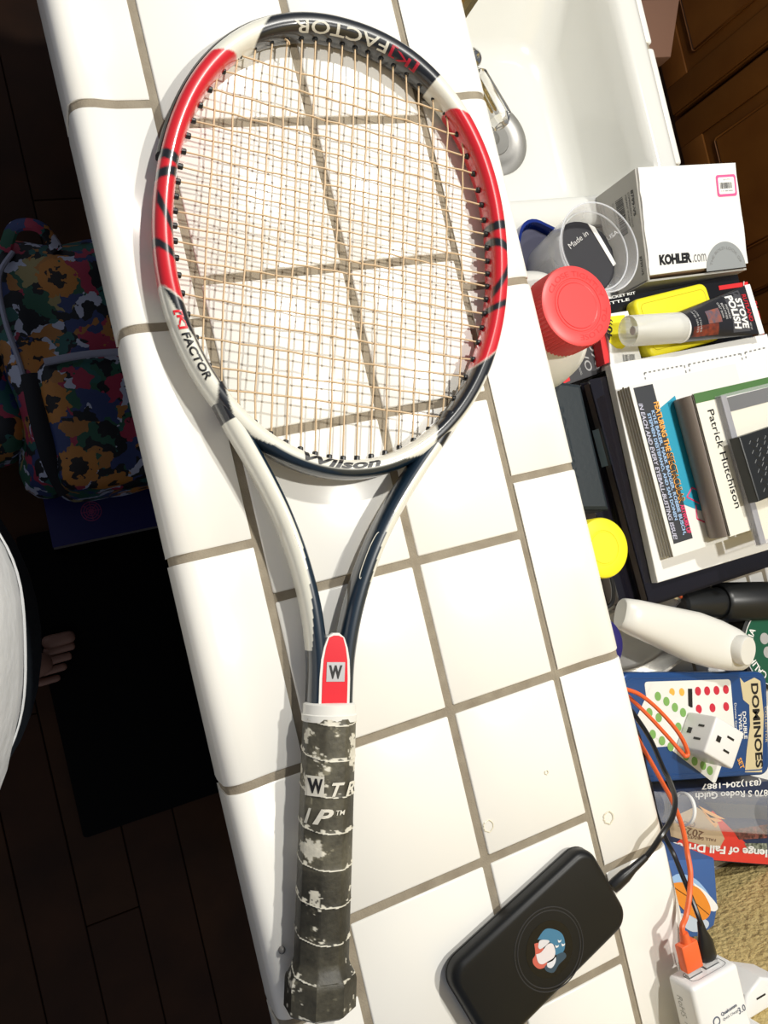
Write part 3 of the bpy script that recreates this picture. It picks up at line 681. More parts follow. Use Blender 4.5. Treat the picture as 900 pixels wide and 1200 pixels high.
p = [e1] + [at(x, y, z) for x, y, z in ((765, 994, .0155), (775.6, 978, .018), (788, 957, .012), (791, 935.5, -.004), (784, 914, -.03), (777, 900, -.045), (763, 868, -.075), (746, 841, -.095), (729, 819, -.11), (712, 800, -.13), (702, 786, -.15))]
bm = B(); tube(bm, spline(p, 8), .0022, 8); obj('lead', bm, blk, b3)
ed = (e0 - e1).normalized()
bm = B(); tube(bm, [e0 + ed * .004, e0, e0 * .7 + e1 * .3, e0 * .45 + e1 * .55, e1], [.0050, .0055, .0052, .0036, .0028], 12, .75); obj('plug', bm, blk, b3)
# ------------------------------------------------------------------ big jug with a red cap
def bottle(name, label, c, prof, m, cap, capm, ribs=True, cat='bottle', caplabel=None):
    t = thing(name, label, cat, (c[0], c[1], prof[0][1])); o = obj('body', lathe(B(), prof, 56, Matrix.Translation((c[0], c[1], 0))), m, t)
    r, za, zb = cap; n = 120 if ribs else 64
    pr = [(r, za), (r, za + .001), (r, zb - .003), (r - .001, zb - .001), (r - .0035, zb), (r - .012, zb), (r - .0125, zb - .0005), (r - .0135, zb - .0005), (r - .014, zb), (0, zb)]
    k = obj('cap', lathe(B(), pr, n, Matrix.Translation((c[0], c[1], 0)), rib=(0, 2, 2, .0017) if ribs else None), capm, t, label=caplabel); return t, k
zcp = -.020; jc = at(677, 358, zcp); jx, jy = jc.x, jc.y
hdpe = mat('white_hdpe', (.80, .79, .74), .35)
redcap = mat('coral_red_plastic', (.80, .07, .07), .38)
t, k = bottle('detergent_jug', 'white plastic jug with a ribbed red screw cap beside the bar edge', (jx, jy), [(0, ZL), (.050, ZL), (.055, ZL + .004), (.0570, -.115), (.0565, -.095), (.053, -.078), (.044, -.064), (.034, -.054), (.029, -.050), (.029, -.030), (0, -.030)], hdpe, (.0362, -.050, zcp), redcap, caplabel='ribbed red cap with raised ring lettering')
def arc_text(s, c, r, a0, a1, h, z, bold=0, inward=False):
    def f(u, v):
        a = math.radians(a0 + (a1 - a0) * u); q = r + (h * v if not inward else -h * v); return Vector((c[0] + q * math.cos(a), c[1] + q * math.sin(a), z))
    return (s, f, bold, 0, 1)
emb = mat('coral_red_emboss', (.70, .045, .045), .35)
letters([arc_text('CLOSE TIGHTLY', (jx, jy), .0255, 150, 10, .0048, zcp + .0002), arc_text('TO CLOSE', (jx, jy), .0255, -10, -100, .0048, zcp + .0002)], 'raised_lettering', emb, k)
bm = B(); tube(bm, [(jx + .020 * math.cos(2 * PI * q / 60), jy + .020 * math.sin(2 * PI * q / 60), zcp) for q in range(60)], .0004, 5, closed=True); obj('raised_ring', bm, emb, k)
# yellow capped bottle, navy capped bottle
yc = at(708, 642, -.085)
t, k = bottle('spice_bottle', 'dark bottle with a plain bright yellow lid beside the bar edge', (yc.x, yc.y), [(0, ZL), (.024, ZL), (.026, ZL + .003), (.026, -.12), (.024, -.112), (0, -.112)], mat('dark_amber_glass', (.05, .035, .02), .2), (.0285, -.116, -.085), mat('bright_yellow_plastic', (.90, .80, .02), .45), False, caplabel='bright yellow lid')
nc = at(704, 756, -.10)
t, k = bottle('vitamin_bottle', 'pale bottle with a navy blue lid half hidden by the bar edge', (nc.x, nc.y), [(0, ZL), (.025, ZL), (.027, ZL + .003), (.027, -.125), (.024, -.118), (0, -.118)], mat('cloudy_plastic', (.6, .62, .62), .3), (.0268, -.120, -.10), mat('navy_plastic', (.012, .008, .13), .55), False, caplabel='navy blue lid')
# ------------------------------------------------------------------ tumbler
gc = at(704, 289, -.062); gl = clearmat('clear_tumbler_plastic', (.97, .98, 1), .03, .04)
tm = thing('clear_tumbler', 'clear plastic tumbler standing against the white carton', 'cup', (gc.x, gc.y, ZL))
R0, R1 = .030, .0425; Ht = -.062 - ZL
pr = [(0, 0.001), (R0 - .003, .001), (R0, .003)] + [(R0 + (R1 - R0) * k / 6, .003 + (Ht - .006) * k / 6) for k in range(1, 7)] + [(R1 + .0012, Ht - .001), (R1, Ht), (R1 - .0018, Ht - .002)] + [(R0 - .002 + (R1 - .0018 - R0 + .002) * k / 6, .006 + (Ht - .010) * k / 6) for k in range(5, -1, -1)] + [(0, .006)]
obj('wall', lathe(B(), pr, 64, Matrix.Translation((gc.x, gc.y, ZL))), gl, tm)
for rr, zz_ in ((R1 + .001, Ht - .001), (R1 - .004, Ht - .010)):
    bm = B(); tube(bm, [(gc.x + rr * math.cos(2 * PI * q / 64), gc.y + rr * math.sin(2 * PI * q / 64), ZL + zz_) for q in range(64)], .0008, 6, closed=True); obj('rim_bead', bm, clearmat('clear_bead', (.9, .92, .95), .05, .35), tm)
dk = thing('folded_wrapper', 'dark grey wrapper with a white strip, tucked inside the clear tumbler', 'wrapper', (gc.x, gc.y, ZL + .05))
zi = -.088; wc = at(712, 285, zi)
bm = B(); prism(bm, circ((gc.x, gc.y), .0365, 36), zi - .003, zi, .0015); obj('card', bm, mat('charcoal_film', (.022, .022, .028), .6), dk)
obj('strip', prism(B(), pxpoly([(689, 262), (697, 266), (722, 309), (719, 312)], zi + .0006), zi + .0001, zi + .0007), paper, dk, smooth=False)
letters([pline('Made in', (669, 292), (690, 275), zi + .0008, .0055), pline('USA', (713, 282), (725, 273), zi + .0008, .004)], 'lettering', mat('pale_print', (.6, .6, .6), .5), dk)
# ------------------------------------------------------------------ blue plastic tub
bz = -.125; bc = at(636, 298, bz)
tb_ = thing('blue_tub', 'shiny dark blue plastic tub between the sink and the red-capped jug', 'tub', (bc.x, bc.y, ZL))
bluepl = mat('dark_blue_plastic', (.008, .025, .19), .18, coat=.5)
bm = B(); o_ = [rrect(bc.x + .004, bc.y - .004, .052 + .008 * f, .042 + .008 * f, .016, -.3, 6) for f in (0, .5, 1)]
def loft(bm, rings, capb=True, capt=True):
    R_ = [[bm.verts.new(p) for p in r] for r in rings]; n = len(R_[0])
    for a, b in zip(R_, R_[1:]):
        for k in range(n): bm.faces.new((a[k], a[(k + 1) % n], b[(k + 1) % n], b[k]))
    if capb: bm.faces.new(R_[0][::-1])
    if capt: bm.faces.new(R_[-1])
    bmesh.ops.recalc_face_normals(bm, faces=bm.faces); return bm
def rr3(cx, cy, w, h, r, z, rz=0): return [(x, y, z) for x, y in rrect(cx, cy, w, h, r, rz, 6)]
X, Y = bc.x + .000, bc.y - .006
loft(bm, [rr3(X, Y, .054, .066, .016, ZL + .001, -.5), rr3(X, Y, .062, .074, .018, bz - .012, -.5), rr3(X, Y, .066, .078, .02, bz - .011, -.5), rr3(X, Y, .066, .078, .02, bz, -.5), rr3(X, Y, .060, .072, .018, bz, -.5), rr3(X, Y, .058, .070, .018, bz - .012, -.5)], True, True)
obj('body', bm, bluepl, tb_)
obj('content', prism(B(), rrect(X, Y, .054, .066, .016, -.5), bz - .0115, bz - .009), mat('mauve_grey_gel', (.10, .10, .15), .25), tb_)
# ------------------------------------------------------------------ faucet carton
kb = thing('faucet_carton', 'white cardboard carton with a pink price label beside the sink', 'box', (.596, -.159, ZL))
kx0, kx1, ky0, ky1, kz0, kz1 = .5235, .6710, -.2165, -.1025, ZL + .0085, -.121
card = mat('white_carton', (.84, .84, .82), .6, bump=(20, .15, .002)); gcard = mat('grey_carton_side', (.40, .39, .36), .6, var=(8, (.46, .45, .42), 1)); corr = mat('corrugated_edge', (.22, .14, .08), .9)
bm = B(); box2(bm, (kx0 + .001, ky0 + .002, kz0), (kx1 - .001, ky1 - .001, kz1 - .004)); obj('inner_carton', bm, corr, kb, smooth=False)
rn = random.Random(5)
def wav(a, b, n, amp): return [(a[0] + (b[0] - a[0]) * i / n + rn.uniform(-amp, amp), a[1] + (b[1] - a[1]) * i / n + rn.uniform(-amp, amp)) for i in range(n)]
outl = wav((kx0 + .001, ky1), (kx0 + .001, ky0 + .003), 14, .0007) + wav((kx0 + .001, ky0 + .003), (kx1, ky0 + .003), 3, .0004) + wav((kx1, ky0 + .003), (kx1 - .004, ky1), 8, .0008) + wav((kx1 - .004, ky1), (kx0, ky1), 3, .0003)
obj('top_flap', prism(B(), outl, kz1 - .003, kz1), card, kb, smooth=False, label='bright white top flap')
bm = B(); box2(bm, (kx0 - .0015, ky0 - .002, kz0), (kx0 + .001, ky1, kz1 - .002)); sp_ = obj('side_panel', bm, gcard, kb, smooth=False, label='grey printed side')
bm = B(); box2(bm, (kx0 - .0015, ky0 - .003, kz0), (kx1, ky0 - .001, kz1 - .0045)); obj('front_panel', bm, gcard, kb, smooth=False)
zk = kz1 + .0003
KS = .0196 / .114     # the top flap sags towards the bar end
def atk(x, y, z):
    p = at(x, y, z)
    for _ in range(8): p = at(x, y, z - KS * (ky1 - p.y))
    return Vector((p.x, p.y, z))
def kline(s_, a, b, z, h, bold=0.): return line(s_, atk(*a, z), atk(*b, z), h, bold)
letters([kline('KOHLER', (773.5, 311), (811, 307.5), zk, .0112, .06), ], 'lettering', BLACK, kb)
letters([kline('.com', (812, 307.5), (828, 306), zk, .0085, .0)], 'lettering', GREYP, kb)
sc_ =  atk(851.5, 315.5, zk); pts = []
e_ = (atk(875, 313, zk) -  atk(829, 318.5, zk)); rad = e_.length / 2; an = math.atan2(e_.y, e_.x)
pts = [(sc_.x + rad * math.cos(an + PI * k / 30), sc_.y + rad * math.sin(an + PI * k / 30)) for k in range(31)]
decal('half_round_seal', pts, zk, mat('seal_grey', (.30, .32, .33), .5), kb, 'grey half circle')
letters([arc_text('THE BOLD LOOK OF', sc_, rad * .72, math.degrees(an) + 165, math.degrees(an) + 15, .0032, zk + .0002)], 'lettering', GREYP, kb)
pk = [atk(x, y, zk)[:2] for x, y in [(837.5, 204.5), (861.5, 203.5), (865, 230), (841, 231.5)]]
pc_ = (sum(p[0] for p in pk) / 4, sum(p[1] for p in pk) / 4)
decal('price_label', rrect(*pc_, .0300, .0235, .003), zk + .0001, mat('pink_print', (.80, .12, .32), .5), kb, 'pink bordered price label')
decal('label_paper', rrect(*pc_, .0245, .0180, .002), zk + .0002, paper, kb)
bm = B(); barcode(bm, (pc_[0] - .001, pc_[1]), .018, .0065, 0, zk + .0004, 20, 4); obj('barcode', bm, BLACK, kb, smooth=False)
letters([line('$ 4.99', (pc_[0] - .004, pc_[1] + .0055, zk + .0004), (pc_[0] + .005, pc_[1] + .0055, zk + .0004), .0016), line('0 41 880 00002', (pc_[0] - .009, pc_[1] - .0065, zk + .0004), (pc_[0] + .009, pc_[1] - .0065, zk + .0004), .0014)], 'lettering', GREYP, kb)
# printing on the camera-left side panel (plane x = kx0 - .0015)
xs_ = kx0 - .0019
def side(y0, y1, z0, z1_): return lambda u, v: Vector((xs_, y0 + (y1 - y0) * u, z0 + (z1_ - z0) * v))
letters([('8799-VS', side(ky1 - .018, ky1 - .045, kz1 - .013, kz1 - .0085), .02, 0, 0), ('COMPRESSION VALVE', side(ky1 - .018, ky1 - .055, kz1 - .018, kz1 - .0155), 0, 0, 0), ('VIBRANT STAINLESS', side(ky1 - .018, ky1 - .053, kz1 - .023, kz1 - .0205), 0, 0, 0), ('8799-VS', side(ky1 - .088, ky1 - .108, kz1 - .013, kz1 - .0085), .02, 0, 0)], 'lettering', BLACK, kb)
bm = B(); rn = random.Random(8); y = ky1 - .018
while y > ky1 - .056:
    w_ = rn.choice((.0006, .001, .0016)); quad(bm, (xs_, y, kz1 - .040), (xs_, y - w_, kz1 - .040), (xs_, y - w_, kz1 - .027), (xs_, y, kz1 - .027)); y -= w_ + rn.choice((.0006, .001))
obj('barcode', bm, BLACK, kb, smooth=False)
letters([('0 4065081 2', side(ky1 - .018, ky1 - .055, kz1 - .046, kz1 - .043), 0, 0, 0), ('Made in Mexico', side(ky1 - .012, ky1 - .040, kz1 - .062, kz1 - .059), 0, 0, 0), ('Hecho en Mexico', side(ky1 - .012, ky1 - .040, kz1 - .067, kz1 - .064), 0, 0, 0)], 'lettering', GREYP, kb)
for o in kb.children:
    for v in o.data.vertices:
        y_, z_ = v.co.y + kb.location.y, v.co.z + kb.location.z
        v.co.z -= KS * (ky1 - y_) * max(0, min(1, (z_ - kz0) / (kz1 - kz0)))
# ------------------------------------------------------------------ black retail box, sponge, stove polish tube
rb = thing('retail_box', 'black retail carton with red lettering lying under the polish tube', 'box', (.55, -.265, ZL))
rz1 = -.158
pts = pxpoly([(704, 352), (884, 318), (898, 395), (716, 428)], rz1); pts = [(min(p[0], .672), max(p[1], -.302)) for p in pts]
bk = mat('gloss_black_card', (.010, .010, .012), .25)
obj('carton', prism(B(), pts, ZL + .001, rz1, .001), bk, rb, smooth=False)
obj('red_stripe', prism(B(), pxpoly([(842, 335), (876, 330), (877, 335), (843, 340)], rz1 + .0005), rz1, rz1 + .0006), mat('red_card', (.72, .03, .035), .4), rb, smooth=False)
letters([pline('RUTLAND', (882, 352), (893, 400), rz1 + .0005, .006, .02, .2)], 'lettering', mat('red_print', (.60, .02, .03), .4), rb)
letters([pline('LITTLE', (709, 358), (738, 352), rz1 + .0005, .003, .02), pline('BRACKET KIT', (705, 352.5), (745, 344.5), rz1 + .0005, .003, .02)], 'lettering', WHITE, rb)
bm = B(); rn = random.Random(2)
for i in range(26):
    a = at(878 + 17 * i / 26 + rn.uniform(-2, 2), 330 + 34 * (i / 26) ** 1.6 + rn.uniform(-2, 2), rz1 + .001); a.x = min(a.x, .676)
    tube(bm, [a, a + Vector((rn.uniform(-.003, .003), rn.uniform(-.003, .003), rn.uniform(.0005, .002)))], .0005, 4)
obj('torn_corner', bm, paper, rb)
sp = thing('yellow_case', 'yellow rounded plastic case under the clear cap of the polish tube', 'case', (.56, -.26, rz1)); ylw = mat('lemon_yellow', (.88, .78, .02), .5, bump=(60, .15, .001)); yz = -.140
pts = pxpoly([(740, 352), (834, 329), (850, 396), (756, 420)], yz)
cx_ = sum(p[0] for p in pts) / 4; cy_ = sum(p[1] for p in pts) / 4; aw = math.atan2(pts[1][1] - pts[0][1], pts[1][0] - pts[0][0])
bm = rbox(cx_, cy_, .108, .066, .009, rz1 + .0005, yz, .0045, aw); obj('body', bm, ylw, sp)
bm = B(); tube(bm, [(x, y, yz) for x, y in rrect(cx_, cy_, .094, .052, .006, aw)], .0004, 5, closed=True); obj('rim_line', bm, mat('yellow_shade', (.62, .52, .01), .5), sp)
tz = yz + .0165
tu = thing('polish_tube', 'black stove polish tube with a clear cap lying on the yellow case', 'tube', (.55, -.275, yz))
ta, tb2, tcr = at(736, 388, tz), at(796, 384, tz), at(884, 362, tz); tcr.z = tz - .004
frost = clearmat('frosted_cap', (.93, .93, .90), .35, .30)
Mt = axisM(ta, tb2); Lc = (tb2 - ta).length
obj('cap', lathe(B(), [(.0155, 0), (.0160, .001), (.0162, Lc), (.0148, Lc), (.0142, .004), (.0150, .0015), (.0155, 0)], 40, Mt, caps=False), frost, tu, label='frosted clear cap')
obj('nozzle', lathe(B(), [(.0045, .006), (.0045, .02), (.007, .03), (.011, Lc - .004), (0, Lc - .003)], 20, Mt), mat('milky_nozzle', (.7, .7, .68), .4), tu)
obj('neck_ring', lathe(B(), [(.0163, Lc - .0005), (.0166, Lc + .001), (.0163, Lc + .0025), (0, Lc + .0026)], 40, Mt), whitepl, tu)
d = (tcr - tb2); Lt = d.length; ux = d.normalized(); vy = Vector((0, 0, 1)).cross(ux).normalized(); wz = ux.cross(vy)
rings = []
for i in range(15):
    f = i / 14; hw_ = .0162 + (.0285 - .0162) * f; hh_ = .0162 * (1 - f) ** .8 + .0008; c0 = tb2 + d * f - Vector((0, 0, .000))
    rings.append([c0 + vy * hw_ * math.cos(2 * PI * k / 36) + wz * hh_ * math.sin(2 * PI * k / 36) for k in range(36)])
obj('body', loft(B(), rings), mat('tube_black', (.018, .018, .022), .3), tu)
crp = B(); box(crp, (0, 0, 0), (.0085, .058, .0020), M=Matrix.Translation(tcr + ux * .004) @ Matrix((ux, vy, wz)).transposed().to_4x4()); obj('crimp', crp, whitepl, tu, smooth=False)
def ontube(f0, f1, a0, a1, e=.0005):
    def g(u, v):   # u runs across the tube (reading direction), v towards the crimp
        f = f0 + (f1 - f0) * v; q = a0 + (a1 - a0) * u; hw_ = .0162 + (.0285 - .0162) * f; hh_ = .0162 * (1 - f) ** .8 + .0008
        y = q * hw_; z = hh_ * math.sqrt(max(0, 1 - q * q))
        return tb2 + d * f + vy * y + wz * (z + e)
    return g
letters([('RUTLAND', ontube(.89, .96, .70, -.45), .02, .15, 2)], 'lettering', MATS['red_print'], tu)
letters([('STOVE', ontube(.76, .865, .62, -.72), .04, .12, 2), ('POLISH', ontube(.635, .745, .86, -.72), .04, .12, 2)], 'lettering', WHITE, tu)
letters([('PREPARED', ontube(.575, .605, .50, -.2), .01, 0, 2), ('BEAUTIFIES', ontube(.525, .555, .62, -.2), .01, 0, 2), ('CAST IRON', ontube(.475, .505, .7, -.1), .01, 0, 2), ('NET WT', ontube(.885, .91, -.5, -.8), .01, 0, 2), ('FOR STOVES', ontube(.12, .145, .70, -.65), 0, 0, 2), ('AND GRATES', ontube(.075, .10, .7, -.65), 0, 0, 2)], 'lettering', mat('pale_grey_print', (.5, .5, .5), .5), tu)
def tpatch(f0, f1, a0, a1, e, m, nm):
    g = ontube(f0, f1, a0, a1, e); bm = B(); V = [[bm.verts.new(g(i / 8, j / 3)) for i in range(9)] for j in range(4)]
    for j in range(3):
        for i in range(8): bm.faces.new((V[j][i], V[j][i + 1], V[j + 1][i + 1], V[j + 1][i]))
    obj(nm, bm, m, tu)
tpatch(.03, .40, -.30, -.86, .0002, mat('rust_print', (.30, .05, .02), .4, var=(120, (.05, .02, .02), 1)), 'picture_patch')
tpatch(.25, .46, .45, -.28, .0003, mat('ember_print', (.10, .10, .14), .4, var=(150, (.35, .10, .05), 1)), 'picture_patch')
tpatch(.62, .88, .93, -.84, .0002, mat('slate_band', (.07, .07, .08), .4), 'label_band')
# ------------------------------------------------------------------ small packs under the jug and tube
def flatbox(name, label, cat, px, ztop, zbot, m, bev=.0006):
    pts = pxpoly(px, ztop); c = (sum(p[0] for p in pts) / len(pts), sum(p[1] for p in pts) / len(pts))
    t = thing(name, label, cat, (*c, zbot)); obj('body', prism(B(), pts, zbot, ztop, bev), m, t, smooth=False); return t
zo = -.166
ox = flatbox('cleaner_carton', 'dark grey cleaner carton with silver lettering under the jug cap', 'box', [(648, 415), (698, 372), (712, 434), (662, 452)], zo, ZL + .001, mat('dark_grey_card', (.055, .055, .06), .4))
slv = mat('silver_print', (.42, .42, .42), .35)
letters([pline('OXI', (687, 398), (699, 432), zo + .0004, .0095, .01), pline('VO', (679, 413), (688, 436), zo + .0004, .0090, .01), pline('MATERIAL', (674, 422), (681, 440), zo + .0004, .0028, .0)], 'lettering', slv, ox)
obj('red_edge', prism(B(), pxpoly([(658, 432), (664, 430), (668, 446), (660, 450)], zo), zo - .02, zo + .0004), MATS['red_card'], ox, smooth=False)
wt = flatbox('tagged_carton', 'small white carton with a yellow price tag beside the black retail carton', 'box', [(711, 368), (736, 364), (753, 424), (716, 431)], -.150, ZL + .001, paper)
decal('price_tag', pxpoly([(712, 371), (732, 369), (735, 404), (729, 409), (722, 408), (714, 401)], -.1496), -.1496, MATS['lemon_yellow'], wt, 'yellow price tag')
letters([pline('40', (717, 399), (718, 383), -.1492, .0075, .03)], 'lettering', BLACK, wt); letters([pline('99', (717.5, 382), (718.5, 375), -.1492, .006, .01)], 'lettering', BLACK, wt)
c_ = at(738, 421, -.149); bm = B(); barcode(bm, c_[:2], .016, .011, -.1, -.1493, 16, 6); obj('barcode', bm, GREYP, wt, smooth=False)
rs = flatbox('red_packet', 'narrow red packet wedged beside the tagged white carton', 'packet', [(701, 384), (707, 382), (716, 424), (709, 427)], -.152, ZL + .001, MATS['red_card'])
# ------------------------------------------------------------------ dark case and green-stickered bottle by the bar edge
dz = -.125
dc_ = flatbox('black_case', 'matt blue-black case with raised lettering between jug and books', 'case', [(630, 443), (681, 450), (715, 598), (660, 598)], dz, ZL + .001, mat('blue_black_leatherette', (.012, .020, .026), .45, bump=(200, .2, .0005)), .004)
letters([pline('POTTERY', (650, 478), (668, 562), dz + .0004, .011, .0)], 'raised_lettering', mat('blue_black_gloss', (.020, .030, .038), .3), dc_)
g_ = at(640, 497, dz + .016)
gs = thing('green_lid_jar', 'jar with a green lid mostly hidden by the bar edge', 'jar', (g_.x, g_.y, dz))
obj('lid', lathe(B(), [(.0165, dz + .001), (.017, dz + .015), (.016, dz + .016), (0, dz + .016)], 36, Matrix.Translation((g_.x, g_.y, 0))), mat('green_plastic', (.01, .25, .10), .4), gs)
# ------------------------------------------------------------------ stack of books and papers
bs = []
t1 = -.168
A_ = flatbox('glossy_black_book', 'large glossy black book at the bottom of the paper stack', 'book', [(688, 446), (890, 385), (905, 660), (758, 694)], t1, ZL + .001, mat('gloss_black_cover', (.010, .009, .014), .12, coat=.6))
pts = pxpoly([(688, 446), (905, 385), (985, 640), (758, 694)], t1)
for o in list(A_.children): bpy.data.objects.remove(o)
def clampx(pts, m=.676): return [(min(x, m), y) for x, y in pts]
bx0, by1, by0 = .395, -.316, -.562
sk_ = [( .399, by1), (.676, by1 + .004), (.676, by0 + .002), (.406, by0)]
obj('cover', prism(B(), sk_, ZL + .001, ZL + .003), MATS['gloss_black_cover'], A_, smooth=False)
obj('page_block', prism(B(), [(.405, by1 - .004), (.672, by1), (.672, by0 + .006), (.411, by0 + .004)], ZL + .003, t1 - .002), mat('dim_page_edges', (.16, .13, .115), .6), A_, smooth=False)
obj('cover', prism(B(), sk_, t1 - .002, t1), MATS['gloss_black_cover'], A_, smooth=False)
sp0 = at(772, 690, t1)
letters([pline('COMMEMORATIVE', (823, 677), (868, 665), t1 + .0004, .0036, .02), pline('EDITION', (870, 664), (895, 657), t1 + .0004, .0036, .02)], 'lettering', WHITE, A_)
obj('red_block', prism(B(), pxpoly([(789, 684), (827, 675), (828, 679), (790, 690)], t1), t1, t1 + .0003), MATS['red_card'], A_, smooth=False)
t2 = -.150
Bk = thing('black_binder', 'slim black binder on the glossy black book', 'binder', (.54, -.43, t1))
b2p = [(.420, -.313), (.676, -.309), (.676, -.552), (.428, -.556)]
obj('cover', prism(B(), b2p, t1 + .0005, t1 + .003), MATS['gloss_black_cover'], Bk, smooth=False); obj('page_block', prism(B(), [(.4235, -.316), (.672, -.312), (.672, -.55), (.431, -.553)], t1 + .003, t2 - .002), MATS['dim_page_edges'], Bk, smooth=False)
obj('cover', prism(B(), b2p, t2 - .002, t2), MATS['gloss_black_cover'], Bk, smooth=False)
bm = B()
quad(bm, (.4195, -.365, t1 + .004), (.4205, -.405, t1 + .004), (.4205, -.405, t2 - .003), (.4195, -.365, t2 - .003)); obj('sticker', bm, mat('pale_cyan_sticker', (.45, .62, .68), .3), Bk, smooth=False, label='pale blue sticker on the spine')
bm = B(); quad(bm, (.3985, -.350, ZL + .006), (.4005, -.385, ZL + .006), (.4005, -.385, t1 - .006), (.3985, -.350, t1 - .006)); obj('sticker', bm, mat('dusty_pink_sticker', (.30, .10, .09), .4), A_, smooth=False, label='dull pink sticker on the spine')
t3 = -.140
ws = thing('white_mailer', 'large white printed mailer with dashed outlines under the comics', 'envelope', (.55, -.42, t2))
wpts = [at(715, 427, t3)[:2], (.674, at(900, 391, t3)[1]), (.674, -.537), at(771, 683, t3)[:2]]
obj('body', prism(B(), wpts, t2 + .0005, t3, .0008), paper, ws, smooth=False)
bm = B()
def dash(a, b, n):
    a, b = at(*a, t3 + .0003), at(*b, t3 + .0003); d_ = (b - a) / (2 * n); nn = Vector((-d_.y, d_.x, 0)).normalized() * .0008
    for i in range(n): p_ = a + d_ * 2 * i; quad(bm, p_ - nn, p_ + d_ - nn, p_ + d_ + nn, p_ - nn + nn * 2)
dash((755, 437), (802, 428), 9); dash((755, 437), (757, 447), 2); dash((802, 428), (805, 440), 2); dash((807, 427), (870, 414), 12); dash((807, 427), (809, 438), 2); dash((868, 414), (871, 424), 2); dash((873, 413), (899, 407), 5); dash((873, 413), (875, 422), 2)
obj('dashed_outline', bm, GREYP, ws, smooth=False)
# comics
cz0, cz1 = t3 + .0006, -.122; ncm = 5
cA, cB_ = at(738, 452, cz1), at(790, 652, cz1)
covers = [mat('comic_paper', (.80, .80, .76), .55), mat('comic_tan', (.5, .45, .36), .6)]
ax_ = (cB_ - cA).normalized(); px_ = Vector((-ax_.y, ax_.x, 0)); Lcm = (cB_ - cA).length; Wc = .150
for k in range(ncm):
    za, zb = cz0 + (cz1 - cz0) * k / ncm, cz0 + (cz1 - cz0) * (k + 1) / ncm - .0006
    o0 = cA - px_ * (-.0 + .0008 * (ncm - k) * .6) + ax_ * random.uniform(-.001, .001); o0 = Vector((o0.x, o0.y, 0))
    lab = ['bottom comic book of the stack', 'second comic book from the bottom of the stack', 'middle comic book of the stack', 'fourth comic book of the stack, just under the top one', 'top comic book with a black text band and a blue panel'][k]
    t = thing('comic_book', lab, 'comic', (o0.x, o0.y, za), 0, 'stack of comics on the white mailer')
    pp = [(o0 + ax_ * i + px_ * j)[:2] for i, j in ((0, 0), (Lcm, 0), (Lcm, Wc), (0, Wc))]
    obj('page_block', prism(B(), pp, za, zb - .0004), pages, t, smooth=False); obj('cover', prism(B(), pp, zb - .0004, zb), covers[0], t, smooth=False)
    top = t; zt_ = zb
zd = zt_ + .0002
def cq(i0, i1, j0, j1): return [(cA + ax_ * i + px_ * j)[:2] for i, j in ((i0, j0), (i1, j0), (i1, j1), (i0, j1))]
decal('text_band', cq(.003, Lcm - .012, .004, .030), zd, mat('charcoal_print', (.035, .038, .045), .5), top, 'black band of lettering')
decal('blue_panel', [(cA + ax_ * i + px_ * j)[:2] for i, j in ((.030, .030), (.020, .055), (Lcm - .030, .062), (Lcm - .042, .040), (Lcm - .048, .030))], zd + .0001, mat('cyan_print', (.02, .32, .48), .5), top, 'bright blue panel')
pinkp = mat('hot_pink_print', (.75, .05, .16), .5); bluep = mat('sky_print', (.35, .52, .78), .5); orp = mat('orange_print', (.90, .42, .08), .5)
def ctext(s, i0, i1, j, h, bold=.0, sh=0, z=.0004): 
    a = cA + ax_ * i0 + px_ * j; b = cA + ax_ * i1 + px_ * j; a.z = b.z = zd + z; return line(s, a, b, h, bold, sh)
letters([ctext('IN EACH AND EVERY EYEBALL-BUSTING ISSUE!', .020, Lcm - .016, .0050, .0052, .02, .2)], 'lettering', mat('lilac_print', (.55, .55, .68), .5), top)
letters([ctext('STEPHEN DESTEFANO, AND SAM DONEN', .032, Lcm - .035, .0120, .0050, .03)], 'lettering', bluep, top)
letters([ctext('KYLE BAKER, MARK BADGER, ROBBIE BUSCH,', .030, Lcm - .018, .0180, .0052, .03)], 'lettering', bluep, top)
letters([ctext('FEATURING THE', .022, .075, .0245, .0070, .03)], 'lettering', orp, top)
letters([ctext('SPECTACULAR', .077, .130, .0240, .0088, .03)], 'lettering', orp, top); letters([ctext('ARTWORK OF', .132, Lcm - .018, .0240, .0060, .03)], 'lettering', pinkp, top)
letters([ctext('SPECTACULAR', .0775, .1295, .0252, .0064, -.0, 0, .0007)], 'lettering', BLACK, top)
bm = B()
for a, b in (((.118, .046), (.126, .036)), ((.118, .046), (.124, .055)), ((.126, .036), (.136, .050)), ((Lcm - .044, .045), (Lcm - .030, .042)), ((Lcm - .030, .042), (Lcm - .018, .060))):
    p_, q_ = cA + ax_ * a[0] + px_ * a[1], cA + ax_ * b[0] + px_ * b[1]; p_.z = q_.z = zd + .0002; tube(bm, [p_, q_], .0008, 4, .4)
obj('pink_outline', bm, pinkp, top)
